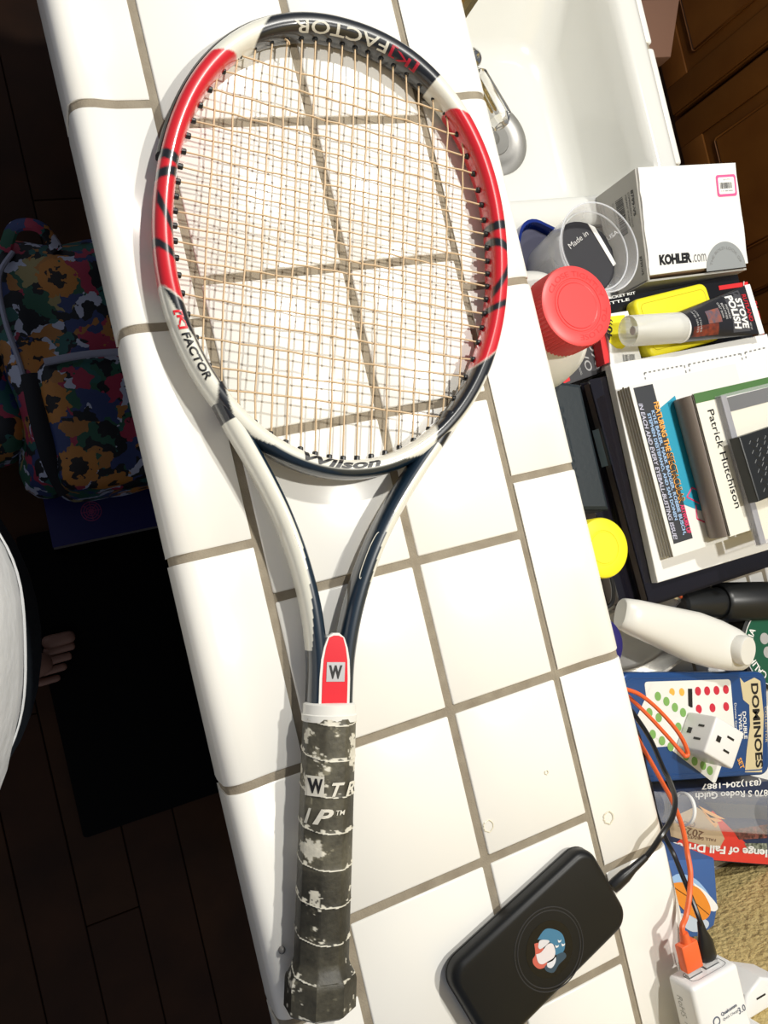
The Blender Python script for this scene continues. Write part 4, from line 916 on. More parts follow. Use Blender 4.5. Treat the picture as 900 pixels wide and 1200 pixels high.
# hardback book
hz1 = -.096; hz0 = cz1 + .0004
hb_ = thing('hardback_book', 'cream hardback book with a green top edge band on the comics', 'book', (.58, -.43, hz0))
hA, hB = at(811, 463, hz1), at(854, 628, hz1); ha = (hB - hA).normalized(); hn = Vector((-ha.y, ha.x, 0)); Lb = (hB - hA).length; Wb = min(.676 - max(hA.x, hB.x), .15) - .004
jack = mat('cream_jacket', (.82, .80, .70), .45); spm = mat('taupe_spine', (.20, .165, .14), .4)
def bookring(i):
    c0 = hA + ha * i; r = []; mid = (hz0 + hz1) / 2; hh_ = (hz1 - hz0) / 2
    for k in range(9):
        q_ = math.radians(90 + 180 * k / 8); pt = c0 + hn * (.0065 * math.cos(q_)); r.append((pt.x, pt.y, mid + hh_ * math.sin(q_)))
    e = c0 + hn * Wb; return r + [(e.x, e.y, hz0), (e.x, e.y, hz1)]
bm = loft(B(), [bookring(0), bookring(Lb)]); ob = obj('spine', bm, spm, hb_, label='taupe rounded spine')
pp = lambda i0, i1, j0, j1: [(hA + ha * i + hn * j)[:2] for i, j in ((i0, j0), (i1, j0), (i1, j1), (i0, j1))]
obj('front_cover', prism(B(), pp(-.001, Lb + .001, .0, Wb), hz1 - .0004, hz1 + .0012), jack, hb_, smooth=False)
decal('green_band', pp(-.0008, .0095, .0005, Wb), hz1 + .0014, mat('moss_green_print', (.07, .17, .05), .5), hb_, 'green band along the head')
a = at(829, 481, hz1 + .0016); b_ = at(862, 596, hz1 + .0016)
letters([line('Patrick Hutchison', a, b_, .0085, .006)], 'lettering', BLACK, hb_)
bm = B(); tube(bm, [hA + Vector((0, 0, .0014)), hB + Vector((0, 0, .0014))], .0008, 5, .5); obj('hinge_line', bm, mat('dark_hinge', (.03, .022, .018), .5), hb_)
# clear card case
kz0_, kz1_ = hz1 + .0018, hz1 + .0095
q0, q1 = at(844, 463, kz1_), at(892, 640, kz1_); ka = (q1 - q0).normalized(); kn = Vector((-ka.y, ka.x, 0)); Lk = (q1 - q0).length; Wk = .676 - max(q0.x, q1.x) - .004
ccs = thing('clear_case', 'clear plastic case with a cream card and black strip on the hardback', 'case', (*q0[:2], kz0_))
kp = lambda i0, i1, j0, j1: [(q0 + ka * i + kn * j)[:2] for i, j in ((i0, j0), (i1, j0), (i1, j1), (i0, j1))]
obj('insert', prism(B(), kp(.004, Lk - .004, .012, Wk - .002), kz0_ + .002, kz0_ + .0035), mat('cream_card', (.80, .76, .60), .6), ccs, smooth=False, label='cream insert card')
obj('black_strip', prism(B(), kp(.004, .019, .012, Wk - .002), kz0_ + .0036, kz0_ + .0042), mat('charcoal_card', (.03, .033, .035), .5), ccs, smooth=False)
obj('shell', prism(B(), kp(0, Lk, 0, Wk), kz0_, kz1_, .0006), clearmat('clear_case_plastic', (.97, .97, 1), .04, .03, .5), ccs, smooth=False)
obj('hinge_rail', prism(B(), kp(.001, Lk - .001, .001, .0095), kz0_ + .001, kz1_ - .001, .001), clearmat('grey_clear_rail', (.42, .42, .44), .08, .45), ccs, smooth=False)
# black textured box
rz0, rz2 = kz1_ + .0005, -.073
r0, r1 = at(866, 512, rz2), at(889, 588, rz2); ra = (r1 - r0).normalized(); rn_ = Vector((-ra.y, ra.x, 0)); Lr = (r1 - r0).length; Wr = .09
wv = mat('woven_black', (.014, .016, .018), .35)
rd = thing('black_textured_box', 'small black box with a woven patterned top on the clear case', 'box', (*r0[:2], rz0))
rp = lambda i0, i1, j0, j1: [(r0 + ra * i + rn_ * j)[:2] for i, j in ((i0, j0), (i1, j0), (i1, j1), (i0, j1))]
obj('body', prism(B(), rp(0, Lr, 0, Wr), rz0, rz2, .0015), wv, rd, smooth=False)
bm = B()
for i in range(11):
    for j in range(9):
        c0 = r0 + ra * (.009 + i * (Lr - .018) / 10) + rn_ * (.012 + j * .0055 + (.0027 if i % 2 else 0))
        if c0.x > .68: continue
        s_ = 1 if (i + j) % 2 else -1
        tube(bm, [c0 - (ra + rn_ * s_) * .0016 + Vector((0, 0, .0001)), c0 + (ra + rn_ * s_) * .0016 + Vector((0, 0, .0001))], .0006, 4, .6)
o = obj('woven_pattern', bm, mat('woven_black_relief', (.016, .018, .020), .4), rd); o['kind'] = 'stuff'
# ------------------------------------------------------------------ steel dish, white bottle, black can, tins
sd2 = thing('steel_dish', 'shallow stainless steel dish under the white lying bottle', 'dish', (.43, -.585, ZL))
dcx, dcy = .425, -.592
obj('bowl', lathe(B(), [(0, .002), (.055, .002), (.066, .006), (.078, .026), (.081, .027), (.081, .028), (.077, .0275), (.064, .009), (.053, .005), (0, .005)], 56, Matrix.Translation((dcx, dcy, ZL)) @ Matrix.Diagonal((1.0, .55, 1, 1))), mat('polished_steel', (.82, .81, .78), .26, 1), sd2)
bz0 = -.152; w0, w1 = at(724, 718, bz0), at(872, 767, bz0); wd = (w1 - w0); Lw = wd.length; wu = wd.normalized(); wn = Vector((-wu.y, wu.x, 0))
wb = thing('white_bottle', 'white plastic squeeze bottle lying across the steel dish', 'bottle', (*((w0 + w1) / 2)[:2], bz0))
rings = []
for f, hw_, hh_ in ((0, .014, .009), (.015, .016, .012), (.10, .0185, .015), (.3, .022, .0175), (.55, .0268, .0185), (.72, .0262, .0185), (.86, .0235, .0175), (.95, .0195, .015), (.99, .015, .011), (1, .011, .007)):
    c0 = w0 + wd * f + Vector((0, 0, 0)); c0.z = bz0 + .004
    rr_ = []
    for k in range(32):
        q_ = 2 * PI * k / 32; u_ = math.copysign(abs(math.cos(q_)) ** .72, math.cos(q_)); v_ = math.copysign(abs(math.sin(q_)) ** .72, math.sin(q_)); rr_.append(c0 + wn * hw_ * u_ + Vector((0, 0, 1)) * hh_ * v_)
    rings.append(rr_)
obj('body', loft(B(), rings), hdpe, wb)
cc0 = w0 + wd * .84; cc0.z = bz0 + .016; cdirn = (wu * .30 + Vector((0, 0, 1)) - wn * .05).normalized()
obj('cap', lathe(B(), [(.0150, 0), (.0155, .002), (.0155, .012), (.0145, .0135), (0, .0137)], 40, axisM(cc0, cc0 + cdirn)), hdpe, wb, label='round white cap')
lz = -.171; lc = at(907, 757, lz); lr = .049
jr = thing('green_lid_tin', 'low black round tin with a green round lid lettered in white', 'tin', (lc.x, lc.y, ZL))
obj('body', lathe(B(), [(0, ZL + .001), (.047, ZL + .001), (.0485, ZL + .004), (.0485, lz - .006), (.0500, lz - .004), (.0500, lz), (.0465, lz + .0008), (.0455, lz - .0005), (0, lz - .0005)], 56, Matrix.Translation((lc.x, lc.y, 0))), blackpl, jr)
ld = obj('lid', lathe(B(), [(.0448, lz - .0004), (.0448, lz + .0004), (0, lz + .0004)], 56, Matrix.Translation((lc.x, lc.y, 0))), mat('bottle_green', (.010, .095, .055), .3), jr, label='green lid')
bm = B(); tube(bm, [(lc.x + .0445 * math.cos(2 * PI * k / 60), lc.y + .0445 * math.sin(2 * PI * k / 60), lz + .0005) for k in range(60)], .0006, 5, closed=True); obj('white_ring', bm, WHITE, ld)
letters([arc_text('CALIFORNIA', lc, .0325, 232, 132, .0085, lz + .0007, .02)], 'lettering', WHITE, ld)
for dx, dy in ((-.012, .012), (-.012, -.004), (.004, .008)):
    bm = B(); prism(bm, circ((lc.x + dx, lc.y + dy), .0065, 20), lz + .0004, lz + .0008); obj('emblem', bm, slv, ld, smooth=False)
bk_ = thing('black_flask', 'black flask lying behind the green-lidded round tin', 'flask', (.53, -.575, ZL))
f0, f1, f2 = at(802, 709, -.168), at(848, 706, -.168), at(955, 697, -.168)
for p_ in (f0, f1, f2): p_.z = -.1765
f2.x = min(f2.x, .655)
obj('body', lathe(B(), [(0, 0), (.012, .0), (.015, .003), (.0165, .02), (.0170, (f1 - f0).length), (0, (f1 - f0).length)], 40, axisM(f0, f1)), blackpl, bk_)
obj('collar', lathe(B(), [(0, 0), (.0195, 0), (.0225, .004), (.0225, (f2 - f1).length), (0, (f2 - f1).length)], 40, axisM(f1, f2)), blackpl, bk_)
bm = B(); tube(bm, spline([at(776, 684, -.190), at(788, 690, -.180), at(798, 699, -.172), at(806, 706, -.182)], 5), .0024, 8); t_ = thing('orange_lanyard', 'short orange lanyard coming out from under the black book', 'cord', (.46, -.56, ZL)); obj('lead', bm, orange, t_)
# black loop of cord below the yellow lid
t_ = thing('black_charging_lead', 'black thin lead looping out below the yellow-lidded bottle', 'cord', (.36, -.53, ZL))
bm = B(); tube(bm, spline([at(716, 676, -.15), at(719, 692, -.15), at(717, 706, -.152), at(708, 714, -.155), at(697, 716, -.16), at(680, 712, -.17)], 5), .0022, 8); obj('lead', bm, blk, t_)
# domino tin
dzt = -.160
tn = thing('domino_tin', 'blue domino tin with coloured dot tiles printed on its lid', 'tin', (.46, -.69, ZL))
tA, tB3, tC, tD = (727, 787), (945, 784), (900, 925), (730, 925)
T0 = at(727, 788, dzt); tu_ = (at(900, 787, dzt) - T0).normalized(); tv_ = Vector((tu_.y, -tu_.x, 0))
Wt, Ht_ = .200, .112
tcn = T0 + tu_ * Wt / 2 + tv_ * Ht_ / 2; tang = math.atan2(tu_.y, tu_.x)
bluet = mat('blue_tin', (.015, .075, .26), .28, .2, coat=.5)
bm = B(); prism(bm, rrect(tcn.x, tcn.y, Wt - .003, Ht_ - .003, .012, tang), ZL + .001, dzt - .012, .0); obj('base', bm, bluet, tn, smooth=False)
bm = rbox(tcn.x, tcn.y, Wt, Ht_, .013, dzt - .014, dzt, .003, tang); tl = obj('lid', bm, bluet, tn)
bm = B(); tube(bm, [(x, y, dzt - .0003) for x, y in rrect(tcn.x, tcn.y, Wt - .012, Ht_ - .012, .010, tang)], .0012, 6, .7, closed=True); obj('lid_rim', bm, bluet, tl)
z_ = dzt + .0003
ivory = mat('ivory_print', (.84, .84, .80), .3)
def rpoly(px, z, r=.004):
    P4 = [at(*p, z) for p in px]; out = []
    n = len(P4)
    for i in range(n):
        a, b, c = P4[i - 1], P4[i], P4[(i + 1) % n]; u = (a - b).normalized() * r; w = (c - b).normalized() * r
        for k in range(5):
            t = k / 4; out.append(((b + u) * (1 - t) ** 2 + b * 2 * t * (1 - t) + (b + w) * t * t)[:2])
    return out
decal('domino_picture', rpoly([(755, 799), (856, 796), (862, 868), (765, 876)], z_), z_, ivory, tl, 'white domino with red dots')
decal('domino_picture', rpoly([(765, 799), (858, 862), (838, 919), (744, 845)], z_ + .0004), z_ + .0004, ivory, tl, 'white domino with green dots')
def dots(px, z, col, nm, r=.0048):
    bm = B()
    for p_ in px: c = at(*p_, z); flat(bm, circ((c.x, c.y), r * .85, 18, r), z)
    obj('dots', bm, mat(nm, col, .35), tl, smooth=False)
dots([(818, 810), (828.7, 809.6), (839.7, 809), (850.7, 808), (819, 831), (835, 829.5), (851, 828)], z_ + .0002, (.60, .03, .06), 'red_dots')
dots([(799, 811), (787.6, 811)], z_ + .0002, (.85, .48, .08), 'amber_dots', .0042)
dots([(771, 816), (781, 822), (791, 829), (800.5, 835), (761, 835), (772, 841), (795, 852), (765, 860.5), (776, 868), (786, 875), (804, 886), (814, 892), (824, 897), (832, 903)], z_ + .0006, (.22, .44, .12), 'green_dots')
decal('bar', pxpoly([(806, 807), (811, 807), (811.5, 829), (806.5, 829)], z_), z_ + .0003, BLACK, tl)
decal('banner', pxpoly([(867, 794), (872, 800), (878, 797), (884, 794), (891, 798), (895, 838), (893, 905), (873, 905), (875, 880), (879, 850), (878, 826), (871, 820)], z_), z_, mat('parchment_print', (.66, .56, .34), .5), tl, 'parchment banner')
letters([pline('DOMINOES', (880, 801), (886, 900), z_ + .0003, .0105, .03)], 'lettering', BLACK, tl)
letters([pline('DOUBLE', (870, 834), (872, 866), z_ + .0003, .0050, .02), pline('TWELVE', (865, 836), (867, 866), z_ + .0003, .0046, .02), pline('Domino Game', (860.5, 824), (862, 858), z_ + .0003, .003)], 'lettering', WHITE, tl)
letters([pline('COLLECTOR', (896, 828), (897, 870), z_ + .0003, .003)], 'lettering', mat('parchment_print2', (.66, .56, .34), .5), tl)
letters([pline('SET', (864, 890), (868, 902), z_ + .0003, .006, .02)], 'lettering', orp, tl)
# outlet cube on the tin: upright cube turned 42 degrees
oc3 = thing('outlet_cube', 'white three-way outlet cube on the domino tin', 'outlet adapter', (.455, -.71, dzt))
s_ = .833; O_ = CAM + Vector((.7028, -.3162, -.7957)) * s_
e1_ = Vector((.0366, -.0332, 0)) * s_; e2_ = Vector((-.0319, -.0352, 0)) * s_; hcu = O_.z - dzt - .0008
M_ = Matrix.Translation(O_ + (e1_ + e2_) / 2 - Vector((0, 0, hcu / 2))) @ Matrix((e1_.normalized(), Vector((0, 0, 1)).cross(e1_.normalized()), Vector((0, 0, 1)))).transposed().to_4x4()
bm = B(); box(bm, (0, 0, 0), (e1_.length, e2_.length, hcu), 0, .0022, 3, M=M_); obj('body', bm, whitepl, oc3)
def slots(o, u, v, nrm):
    bm = B()
    for (a, b, w, h) in ((.36, .28, .16, .045), (.62, .28, .16, .055)):
        pass
    return bm
def socket(orig, U, V, N):
    "two blade slots and a ground hole; U, V full face edges"
    u, v = U.normalized(), V.normalized(); bm = B()
    def sl(cu, cv, lu, lv):
        c = orig + U * cu + V * cv; box(bm, (0, 0, 0), (lu, lv, .0008), M=Matrix.Translation(c + N * .0001) @ Matrix((u, v, N)).transposed().to_4x4())
    sl(.62, .32, .0078, .0022); sl(.62, .68, .0092, .0022); sl(.28, .5, .0055, .0060); return bm
obj('socket', socket(O_ + e2_ * 1.0, e1_, -e2_, Vector((0, 0, 1))), BLACK, oc3, smooth=False)
Nn = -e1_.normalized(); obj('socket', socket(O_ - Vector((0, 0, hcu)), Vector((0, 0, hcu)), e2_, Nn), BLACK, oc3, smooth=False)
# ------------------------------------------------------------------ red and navy packet, clear bottle, blue packet
mz = -.162
pk_ = thing('race_flyer', 'red and navy printed packet with upside-down white lettering by the wall', 'packet', (.44, -.79, ZL))
fp = pxpoly([(742, 930), (905, 915), (985, 940), (965, 1018), (900, 1014), (772, 1004)], mz)
fp = [(x, max(y, WY + .004)) for x, y in fp]
obj('body', prism(B(), fp, ZL + .001, mz, .001), mat('navy_card', (.022, .035, .085), .35), pk_, smooth=False)
zf = mz + .0003
redf = mat('flyer_red', (.70, .05, .035), .4)
decal('red_panel', pxpoly([(774, 986), (790, 990), (835, 950), (886, 1000), (935, 1004), (962, 1017), (900, 1013), (773, 1003)], zf), zf, redf, pk_, 'red panel')
decal('tan_panel', pxpoly([(783, 960), (815, 945), (838, 958), (849, 983), (842, 996), (786, 980)], zf), zf + .0002, mat('tan_print', (.50, .38, .24), .5), pk_, 'tan panel')
bm = B(); 
for pts_ in ([(818, 944), (850, 960), (832, 958)], [(822, 950), (846, 962), (836, 964)], [(826, 956), (842, 966), (838, 970)]): flat(bm, pxpoly(pts_, zf), zf + .0004)
obj('flame_picture', bm, mat('flame_print', (.80, .42, .16), .5), pk_, smooth=False)
decal('photo_panel', pxpoly([(858, 972), (899, 966), (899, 982), (866, 984)], zf), zf + .0003, mat('dark_photo', (.02, .015, .018), .3, var=(220, (.30, .10, .08), 1)), pk_)
decal('photo_panel', pxpoly([(872, 988), (899, 988), (899, 1000), (878, 999)], zf), zf + .0003, mat('crowd_photo', (.05, .06, .04), .3, var=(400, (.35, .38, .30), 1)), pk_)
decal('grey_panel', pxpoly([(825, 940), (899, 944), (899, 960), (848, 958)], zf), zf + .0001, mat('steel_grey_print', (.07, .075, .09), .3), pk_)
letters([pline('(831)204-1887', (892, 912), (822, 917), zf + .0004, .0075, .02), pline('2870 S Rodeo Gulch', (905, 925), (815, 929), zf + .0004, .0070, .02)], 'lettering', WHITE, pk_)
letters([pline('Challenge of Fall Drives', (925, 995), (788, 984), zf + .0005, .0105, .03)], 'lettering', WHITE, pk_)
letters([pline('2024', (825, 975), (799, 967), zf + .0005, .0075, .01), pline('FALL DRIVES', (839, 983), (806, 979), zf + .0005, .003, .01), pline('OCT', (815, 963), (795, 962), zf + .0005, .0055, .0)], 'lettering', mat('brown_print', (.15, .08, .05), .5), pk_)
pet = clearmat('clear_pet', (.97, .98, 1), .05, .02, .38)
cz_ = -.1400
cl = thing('clear_bottle', 'clear plastic bottle neck with a white ring lying on the flyer', 'bottle', (.39, -.77, mz))
a0, a1_, a2 = at(760, 945, cz_), at(803, 947, cz_), at(905, 955, cz_); a2.x = min(a2.x, .60)
L1 = (a1_ - a0).length; L2 = (a2 - a0).length
obj('shell', lathe(B(), [(.0135, 0), (.014, .001), (.0145, .006), (.0150, .007), (.0142, .009), (.0148, .014), (.0142, .017), (.0148, .021), (.0142, .024), (.0145, L1), (.0175, L1 + .010), (.0195, L1 + .03), (.0200, L2 - .004), (.016, L2), (0, L2)], 44, axisM(a0, a2)), pet, cl)
obj('white_ring', lathe(B(), [(.0150, L1 - .004), (.0166, L1 - .0035), (.0166, L1 - .0005), (.0150, L1), (.0150, L1 - .004)], 44, axisM(a0, a2), caps=False), whitepl, cl)
bz_ = -.100
bp2 = thing('blue_packet', 'blue rounded packet with an orange oval standing against the wall', 'packet', (.41, -.88, ZL))
pts = pxpoly([(770, 1008), (838, 1006), (842, 1062), (838, 1085), (822, 1098), (790, 1102), (768, 1060)], bz_); pts = [(x, max(y, WY + .004)) for x, y in pts]
bluek = mat('denim_blue_print', (.045, .12, .34), .45)
obj('body', prism(B(), pts, ZL + .001, bz_, .003), bluek, bp2)
zb_ = bz_ + .0004
def sm(px, z): w = [at(*p, z) for p in px]; return [p[:2] for p in spline([*w, w[0]], 5)[:-1]]
decal('pale_blue_patch', sm([(783, 1032), (795, 1024), (815, 1030), (832, 1050), (835, 1065), (820, 1050), (800, 1040)], zb_), zb_, mat('pale_blue_print', (.33, .52, .80), .5), bp2)
decal('white_patch', sm([(812, 1034), (828, 1046), (841, 1062), (836, 1068), (824, 1060)], zb_), zb_ + .0002, WHITE, bp2)
decal('white_patch', sm([(798, 1070), (828, 1078), (828, 1088), (812, 1092), (798, 1082)], zb_), zb_ + .0001, mat('blue_white_print', (.55, .62, .72), .5), bp2)
decal('orange_oval', sm([(783, 1036), (800, 1034), (820, 1042), (832, 1062), (830, 1074), (820, 1078), (803, 1068), (788, 1050)], zb_), zb_ + .0004, mat('amber_print', (.80, .27, .03), .4), bp2, 'orange oval')
bm = B(); tube(bm, [at(*p, zb_ + .0006) for p in ((784, 1036), (805, 1050), (831, 1072))], .0003, 4); obj('oval_line', bm, BLACK, bp2)
# ------------------------------------------------------------------ floral bag and books on the floor side
fm = bpy.data.materials.new('floral_cloth'); fm.use_nodes = True; nt = fm.node_tree; b = nt.nodes['Principled BSDF']; b.inputs['Roughness'].default_value = .6
tc = nt.nodes.new('ShaderNodeTexCoord')
def N(t, **kw):
    n = nt.nodes.new(t)
    for k, v in kw.items():
        try: n.inputs[k].default_value = v
        except Exception: setattr(n, k, v)
    return n
nz = N('ShaderNodeTexNoise', Scale=30., Detail=3.); nt.links.new(tc.outputs['Object'], nz.inputs['Vector'])
mixv = nt.nodes.new('ShaderNodeVectorMath'); mixv.operation = 'MULTIPLY_ADD'; mixv.inputs[1].default_value = (.08, .08, .08)
nt.links.new(nz.outputs['Color'], mixv.inputs[0]); nt.links.new(tc.outputs['Object'], mixv.inputs[2])
v1 = N('ShaderNodeTexVoronoi', Scale=40.); nt.links.new(mixv.outputs[0], v1.inputs['Vector'])
r1_ = nt.nodes.new('ShaderNodeValToRGB'); r1_.color_ramp.interpolation = 'CONSTANT'; nt.links.new(v1.outputs['Color'], r1_.inputs['Fac'])
cs_ = [(0, (.004, .006, .010)), (.34, (.02, .11, .10)), (.42, (.03, .05, .16)), (.55, (.50, .53, .66)), (.63, (.36, .03, .07)), (.71, (.40, .17, .04)), (.77, (.02, .10, .06)), (.88, (.34, .28, .12))]
el = r1_.color_ramp.elements; el[0].position, el[0].color = 0, (*cs_[0][1], 1); el[1].position, el[1].color = cs_[1][0], (*cs_[1][1], 1)
for p_, c_ in cs_[2:]: e = el.new(p_); e.color = (*c_, 1)
v2 = N('ShaderNodeTexVoronoi', Scale=9.); nt.links.new(tc.outputs['Object'], v2.inputs['Vector'])
nz2 = N('ShaderNodeTexNoise', Scale=95., Detail=2.); nt.links.new(tc.outputs['Object'], nz2.inputs['Vector'])
ad = nt.nodes.new('ShaderNodeMath'); ad.operation = 'MULTIPLY_ADD'; ad.inputs[1].default_value = .30; nt.links.new(nz2.outputs['Fac'], ad.inputs[0]); nt.links.new(v2.outputs['Distance'], ad.inputs[2])
r2_ = nt.nodes.new('ShaderNodeValToRGB'); r2_.color_ramp.interpolation = 'CONSTANT'; e = r2_.color_ramp.elements
e[0].position, e[0].color = 0, (.01, .006, .005, 1); e[1].position, e[1].color = .29, (.50, .20, .035, 1); k_ = e.new(.52); k_.color = (0, 0, 0, 1)
nt.links.new(ad.outputs[0], r2_.inputs['Fac'])
lt = nt.nodes.new('ShaderNodeMath'); lt.operation = 'LESS_THAN'; lt.inputs[1].default_value = .44; nt.links.new(ad.outputs[0], lt.inputs[0])
mx = nt.nodes.new('ShaderNodeMix'); mx.data_type = 'RGBA'; nt.links.new(lt.outputs[0], mx.inputs[0]); nt.links.new(r1_.outputs[0], mx.inputs[6]); nt.links.new(r2_.outputs[0], mx.inputs[7]); nt.links.new(mx.outputs[2], b.inputs['Base Color'])
BZ = -.80
bg_ = thing('floral_backpack', 'dark floral print backpack on the floor beside the bar', 'bag', (-.02, -.06, FZ))
def softbox(x0, x1, y0, y1, z0, z1_, r, amp, seed, n=14):
    bm = B(); bmesh.ops.create_cube(bm, size=1); bmesh.ops.subdivide_edges(bm, edges=bm.edges[:], cuts=n, use_grid_fill=True)
    cx, cy, cz = (x0 + x1) / 2, (y0 + y1) / 2, (z0 + z1_) / 2; hx, hy, hz = (x1 - x0) / 2, (y1 - y0) / 2, (z1_ - z0) / 2
    for v in bm.verts:
        p = Vector((v.co.x * 2 * hx, v.co.y * 2 * hy, v.co.z * 2 * hz)); q = Vector((max(-hx + r, min(hx - r, p.x)), max(-hy + r, min(hy - r, p.y)), max(-hz + r, min(hz - r, p.z))))
        d_ = p - q
        if d_.length > 1e-6: p = q + d_.normalized() * r
        p += d_.normalized() * amp * noise.noise(p * 11 + Vector((seed, 0, 0))) if d_.length > 1e-6 else Vector((0, 0, 0))
        v.co = p + Vector((cx, cy, cz))
    return bm
obj('main_compartment', softbox(-.125, .115, -.245, .165, FZ + .075, BZ, .05, .028, 1), fm, bg_)
obj('front_pocket', softbox(-.085, .115, -.250, -.040, FZ + .10, BZ + .028, .03, .012, 9), fm, bg_)
obj('side_pocket', softbox(-.215, -.105, -.17, .09, FZ + .08, BZ - .05, .045, .02, 4), fm, bg_)
pipe = mat('pale_piping', (.35, .36, .46), .5)
bm = B(); tube(bm, spline([(-.068, -.052, BZ + .031), (.0, -.049, BZ + .034), (.105, -.056, BZ + .031)], 6), .006, 8, .6); obj('zip_tape', bm, pipe, bg_)
bm = B(); tube(bm, spline([(-.075, .135, BZ - .002), (-.103, .095, BZ + .004), (-.108, .03, BZ + .004), (-.100, -.05, BZ - .006), (-.098, -.14, BZ - .01)], 6), .0042, 8); obj('piping', bm, pipe, bg_)
bm = B(); tube(bm, spline([(-.09, -.06, BZ + .004), (-.092, -.13, BZ + .012), (-.088, -.20, BZ + .004), (-.075, -.245, BZ - .03)], 6), .014, 8, .35); obj('strap', bm, mat('black_webbing', (.008, .008, .012), .7), bg_)
bm = B(); tube(bm, spline([(-.085, .14, BZ - .005), (-.065, .165, BZ + .02), (-.03, .16, BZ + .025), (-.01, .13, BZ + .005)], 6), .010, 8, .5); obj('top_handle', bm, fm, bg_)
fb = thing('blue_activity_book', 'dark blue covered book lying on the floor under the backpack', 'book', (.0, -.17, FZ))
bp3 = [at(*p, -.999)[:2] for p in ((54, 588), (192, 560), (204, 612), (62, 642))]; bp3 = [bp3[3], bp3[2], (.115, .10), (-.10, .10)]
obj('page_block', prism(B(), [(x * .98, y) for x, y in bp3], FZ + .001, -1.001), mat('grey_pages', (.20, .18, .17), .7), fb, smooth=False)
obj('cover', prism(B(), bp3, -1.001, -.999), mat('royal_blue_cover', (.012, .014, .12), .35), fb, smooth=False)
c_ = at(107, 599, -.9985)
bm = B()
for r_ in (.017, .0125, .008, .004): tube(bm, [(c_.x + r_ * math.cos(2 * PI * k / 30), c_.y + r_ * math.sin(2 * PI * k / 30), -.9988) for k in range(30)], .0010, 4, .4, closed=True)
for k in range(8): tube(bm, [(c_.x, c_.y, -.9988), (c_.x + .017 * math.cos(PI * k / 4), c_.y + .017 * math.sin(PI * k / 4), -.9988)], .0008, 4, .4)
obj('rosette', bm, mat('purple_print', (.30, .05, .16), .5), fb, label='purple ring rosette')
# ------------------------------------------------------------------ person holding the camera, seen only at the hem, jeans and foot
pr_ = thing('person', 'person in a white t-shirt and dark jeans, barefoot, standing close to the bar', 'person', (-.30, -.44, FZ))
skin = mat('skin', (.34, .18, .13), .5); denim = mat('dark_denim', (.012, .022, .036), .8, bump=(300, .4, .001)); tee = mat('white_cotton', (.78, .79, .80), .8, bump=(18, .5, .01))
def skinmesh(verts, edges, radii, sub=2, root=0):
    me = bpy.data.meshes.new('sk'); me.from_pydata([Vector(v) for v in verts], edges, []); o = bpy.data.objects.new('sk', me); COL.objects.link(o)
    o.modifiers.new('s', 'SKIN'); m2 = o.modifiers.new('u', 'SUBSURF'); m2.levels = sub
    for i, r in enumerate(radii): me.skin_vertices[0].data[i].radius = r if isinstance(r, tuple) else (r, r)
    me.skin_vertices[0].data[root].use_root = True
    bpy.context.view_layer.update(); r_ = bpy.data.meshes.new_from_object(o.evaluated_get(bpy.context.evaluated_depsgraph_get())); bpy.data.objects.remove(o); return r_
cy0 = -.405; V_ = []; E_ = []; R_ = []
def av(p, r, j=None):
    V_.append(p); R_.append(r)
    if j is not None: E_.append((j, len(V_) - 1))
    return len(V_) - 1
pel = av((-.285, cy0, -.16), (.085, .085)); sp1 = av((-.290, cy0, -.02), (.078, .078), pel); chs = av((-.315, cy0, .20), (.080, .080), sp1); shd = av((-.335, cy0, .33), (.055, .055), chs); nk = av((-.34, cy0, .41), .05, shd); nk2 = av((-.33, cy0, .46), .048, nk); hd = av((-.322, cy0, .54), (.078, .072), nk2); hd2 = av((-.325, cy0, .62), (.07, .065), hd)
hands = []
for sg_ in (-1, 1):
    s1_ = av((-.335, cy0 + sg_ * .165, .315), .045, shd); el_ = av((-.30, cy0 + sg_ * .235, .12), .038, s1_); wr = av((-.215, cy0 + sg_ * .13, .30), .026, el_); hn_ = av((-.190, cy0 + sg_ * .098, .355), (.032, .018), wr); hands.append((hn_, sg_))
for sg_, fx in ((-1, -.282), (1, -.405)):
    hp_ = av((-.285, cy0 + sg_ * .085, -.22), .085, pel); kn = av(((-.285 + fx) / 2 + .015, cy0 + sg_ * .09 , -.62), .056, hp_); an_ = av((fx, cy0 + sg_ * .08 - (.02 if sg_ < 0 else 0), -.985), .036, kn); bl = av((fx + .13, cy0 + sg_ * .085 - (.02 if sg_ < 0 else 0), -1.040), (.036, .022), an_)
body = skinmesh(V_, E_, R_, 2); obj('body', body, skin, pr_)
def fingers(base, dirs, side_, r0, n, L):
    pass
for sg_ in (-1, 1):       # five fingers of each hand round the phone
    hx, hy, hz_ = -.190, cy0 + sg_ * .098, .355
    for k in range(4):
        z0 = hz_ + .035 - k * .016; L = (.075, .082, .076, .06)[k]
        p3 = [(hx - .012 + .01, hy, z0 - .005), (hx + .012, hy - sg_ * .01, z0 + .004), (hx + .020, hy - sg_ * .035, z0 + .006), (hx + .012, hy - sg_ * L * .72, z0 + .004)]
        obj('finger', skinmesh(p3, [(0, 1), (1, 2), (2, 3)], [.0095, .009, .0082, .0072], 2), skin, pr_)
    obj('thumb', skinmesh([(hx - .01, hy, hz_ - .005), (hx - .020, hy - sg_ * .022, hz_ + .018), (hx - .012, hy - sg_ * .045, hz_ + .030)], [(0, 1), (1, 2)], [.013, .0105, .009], 2), skin, pr_)
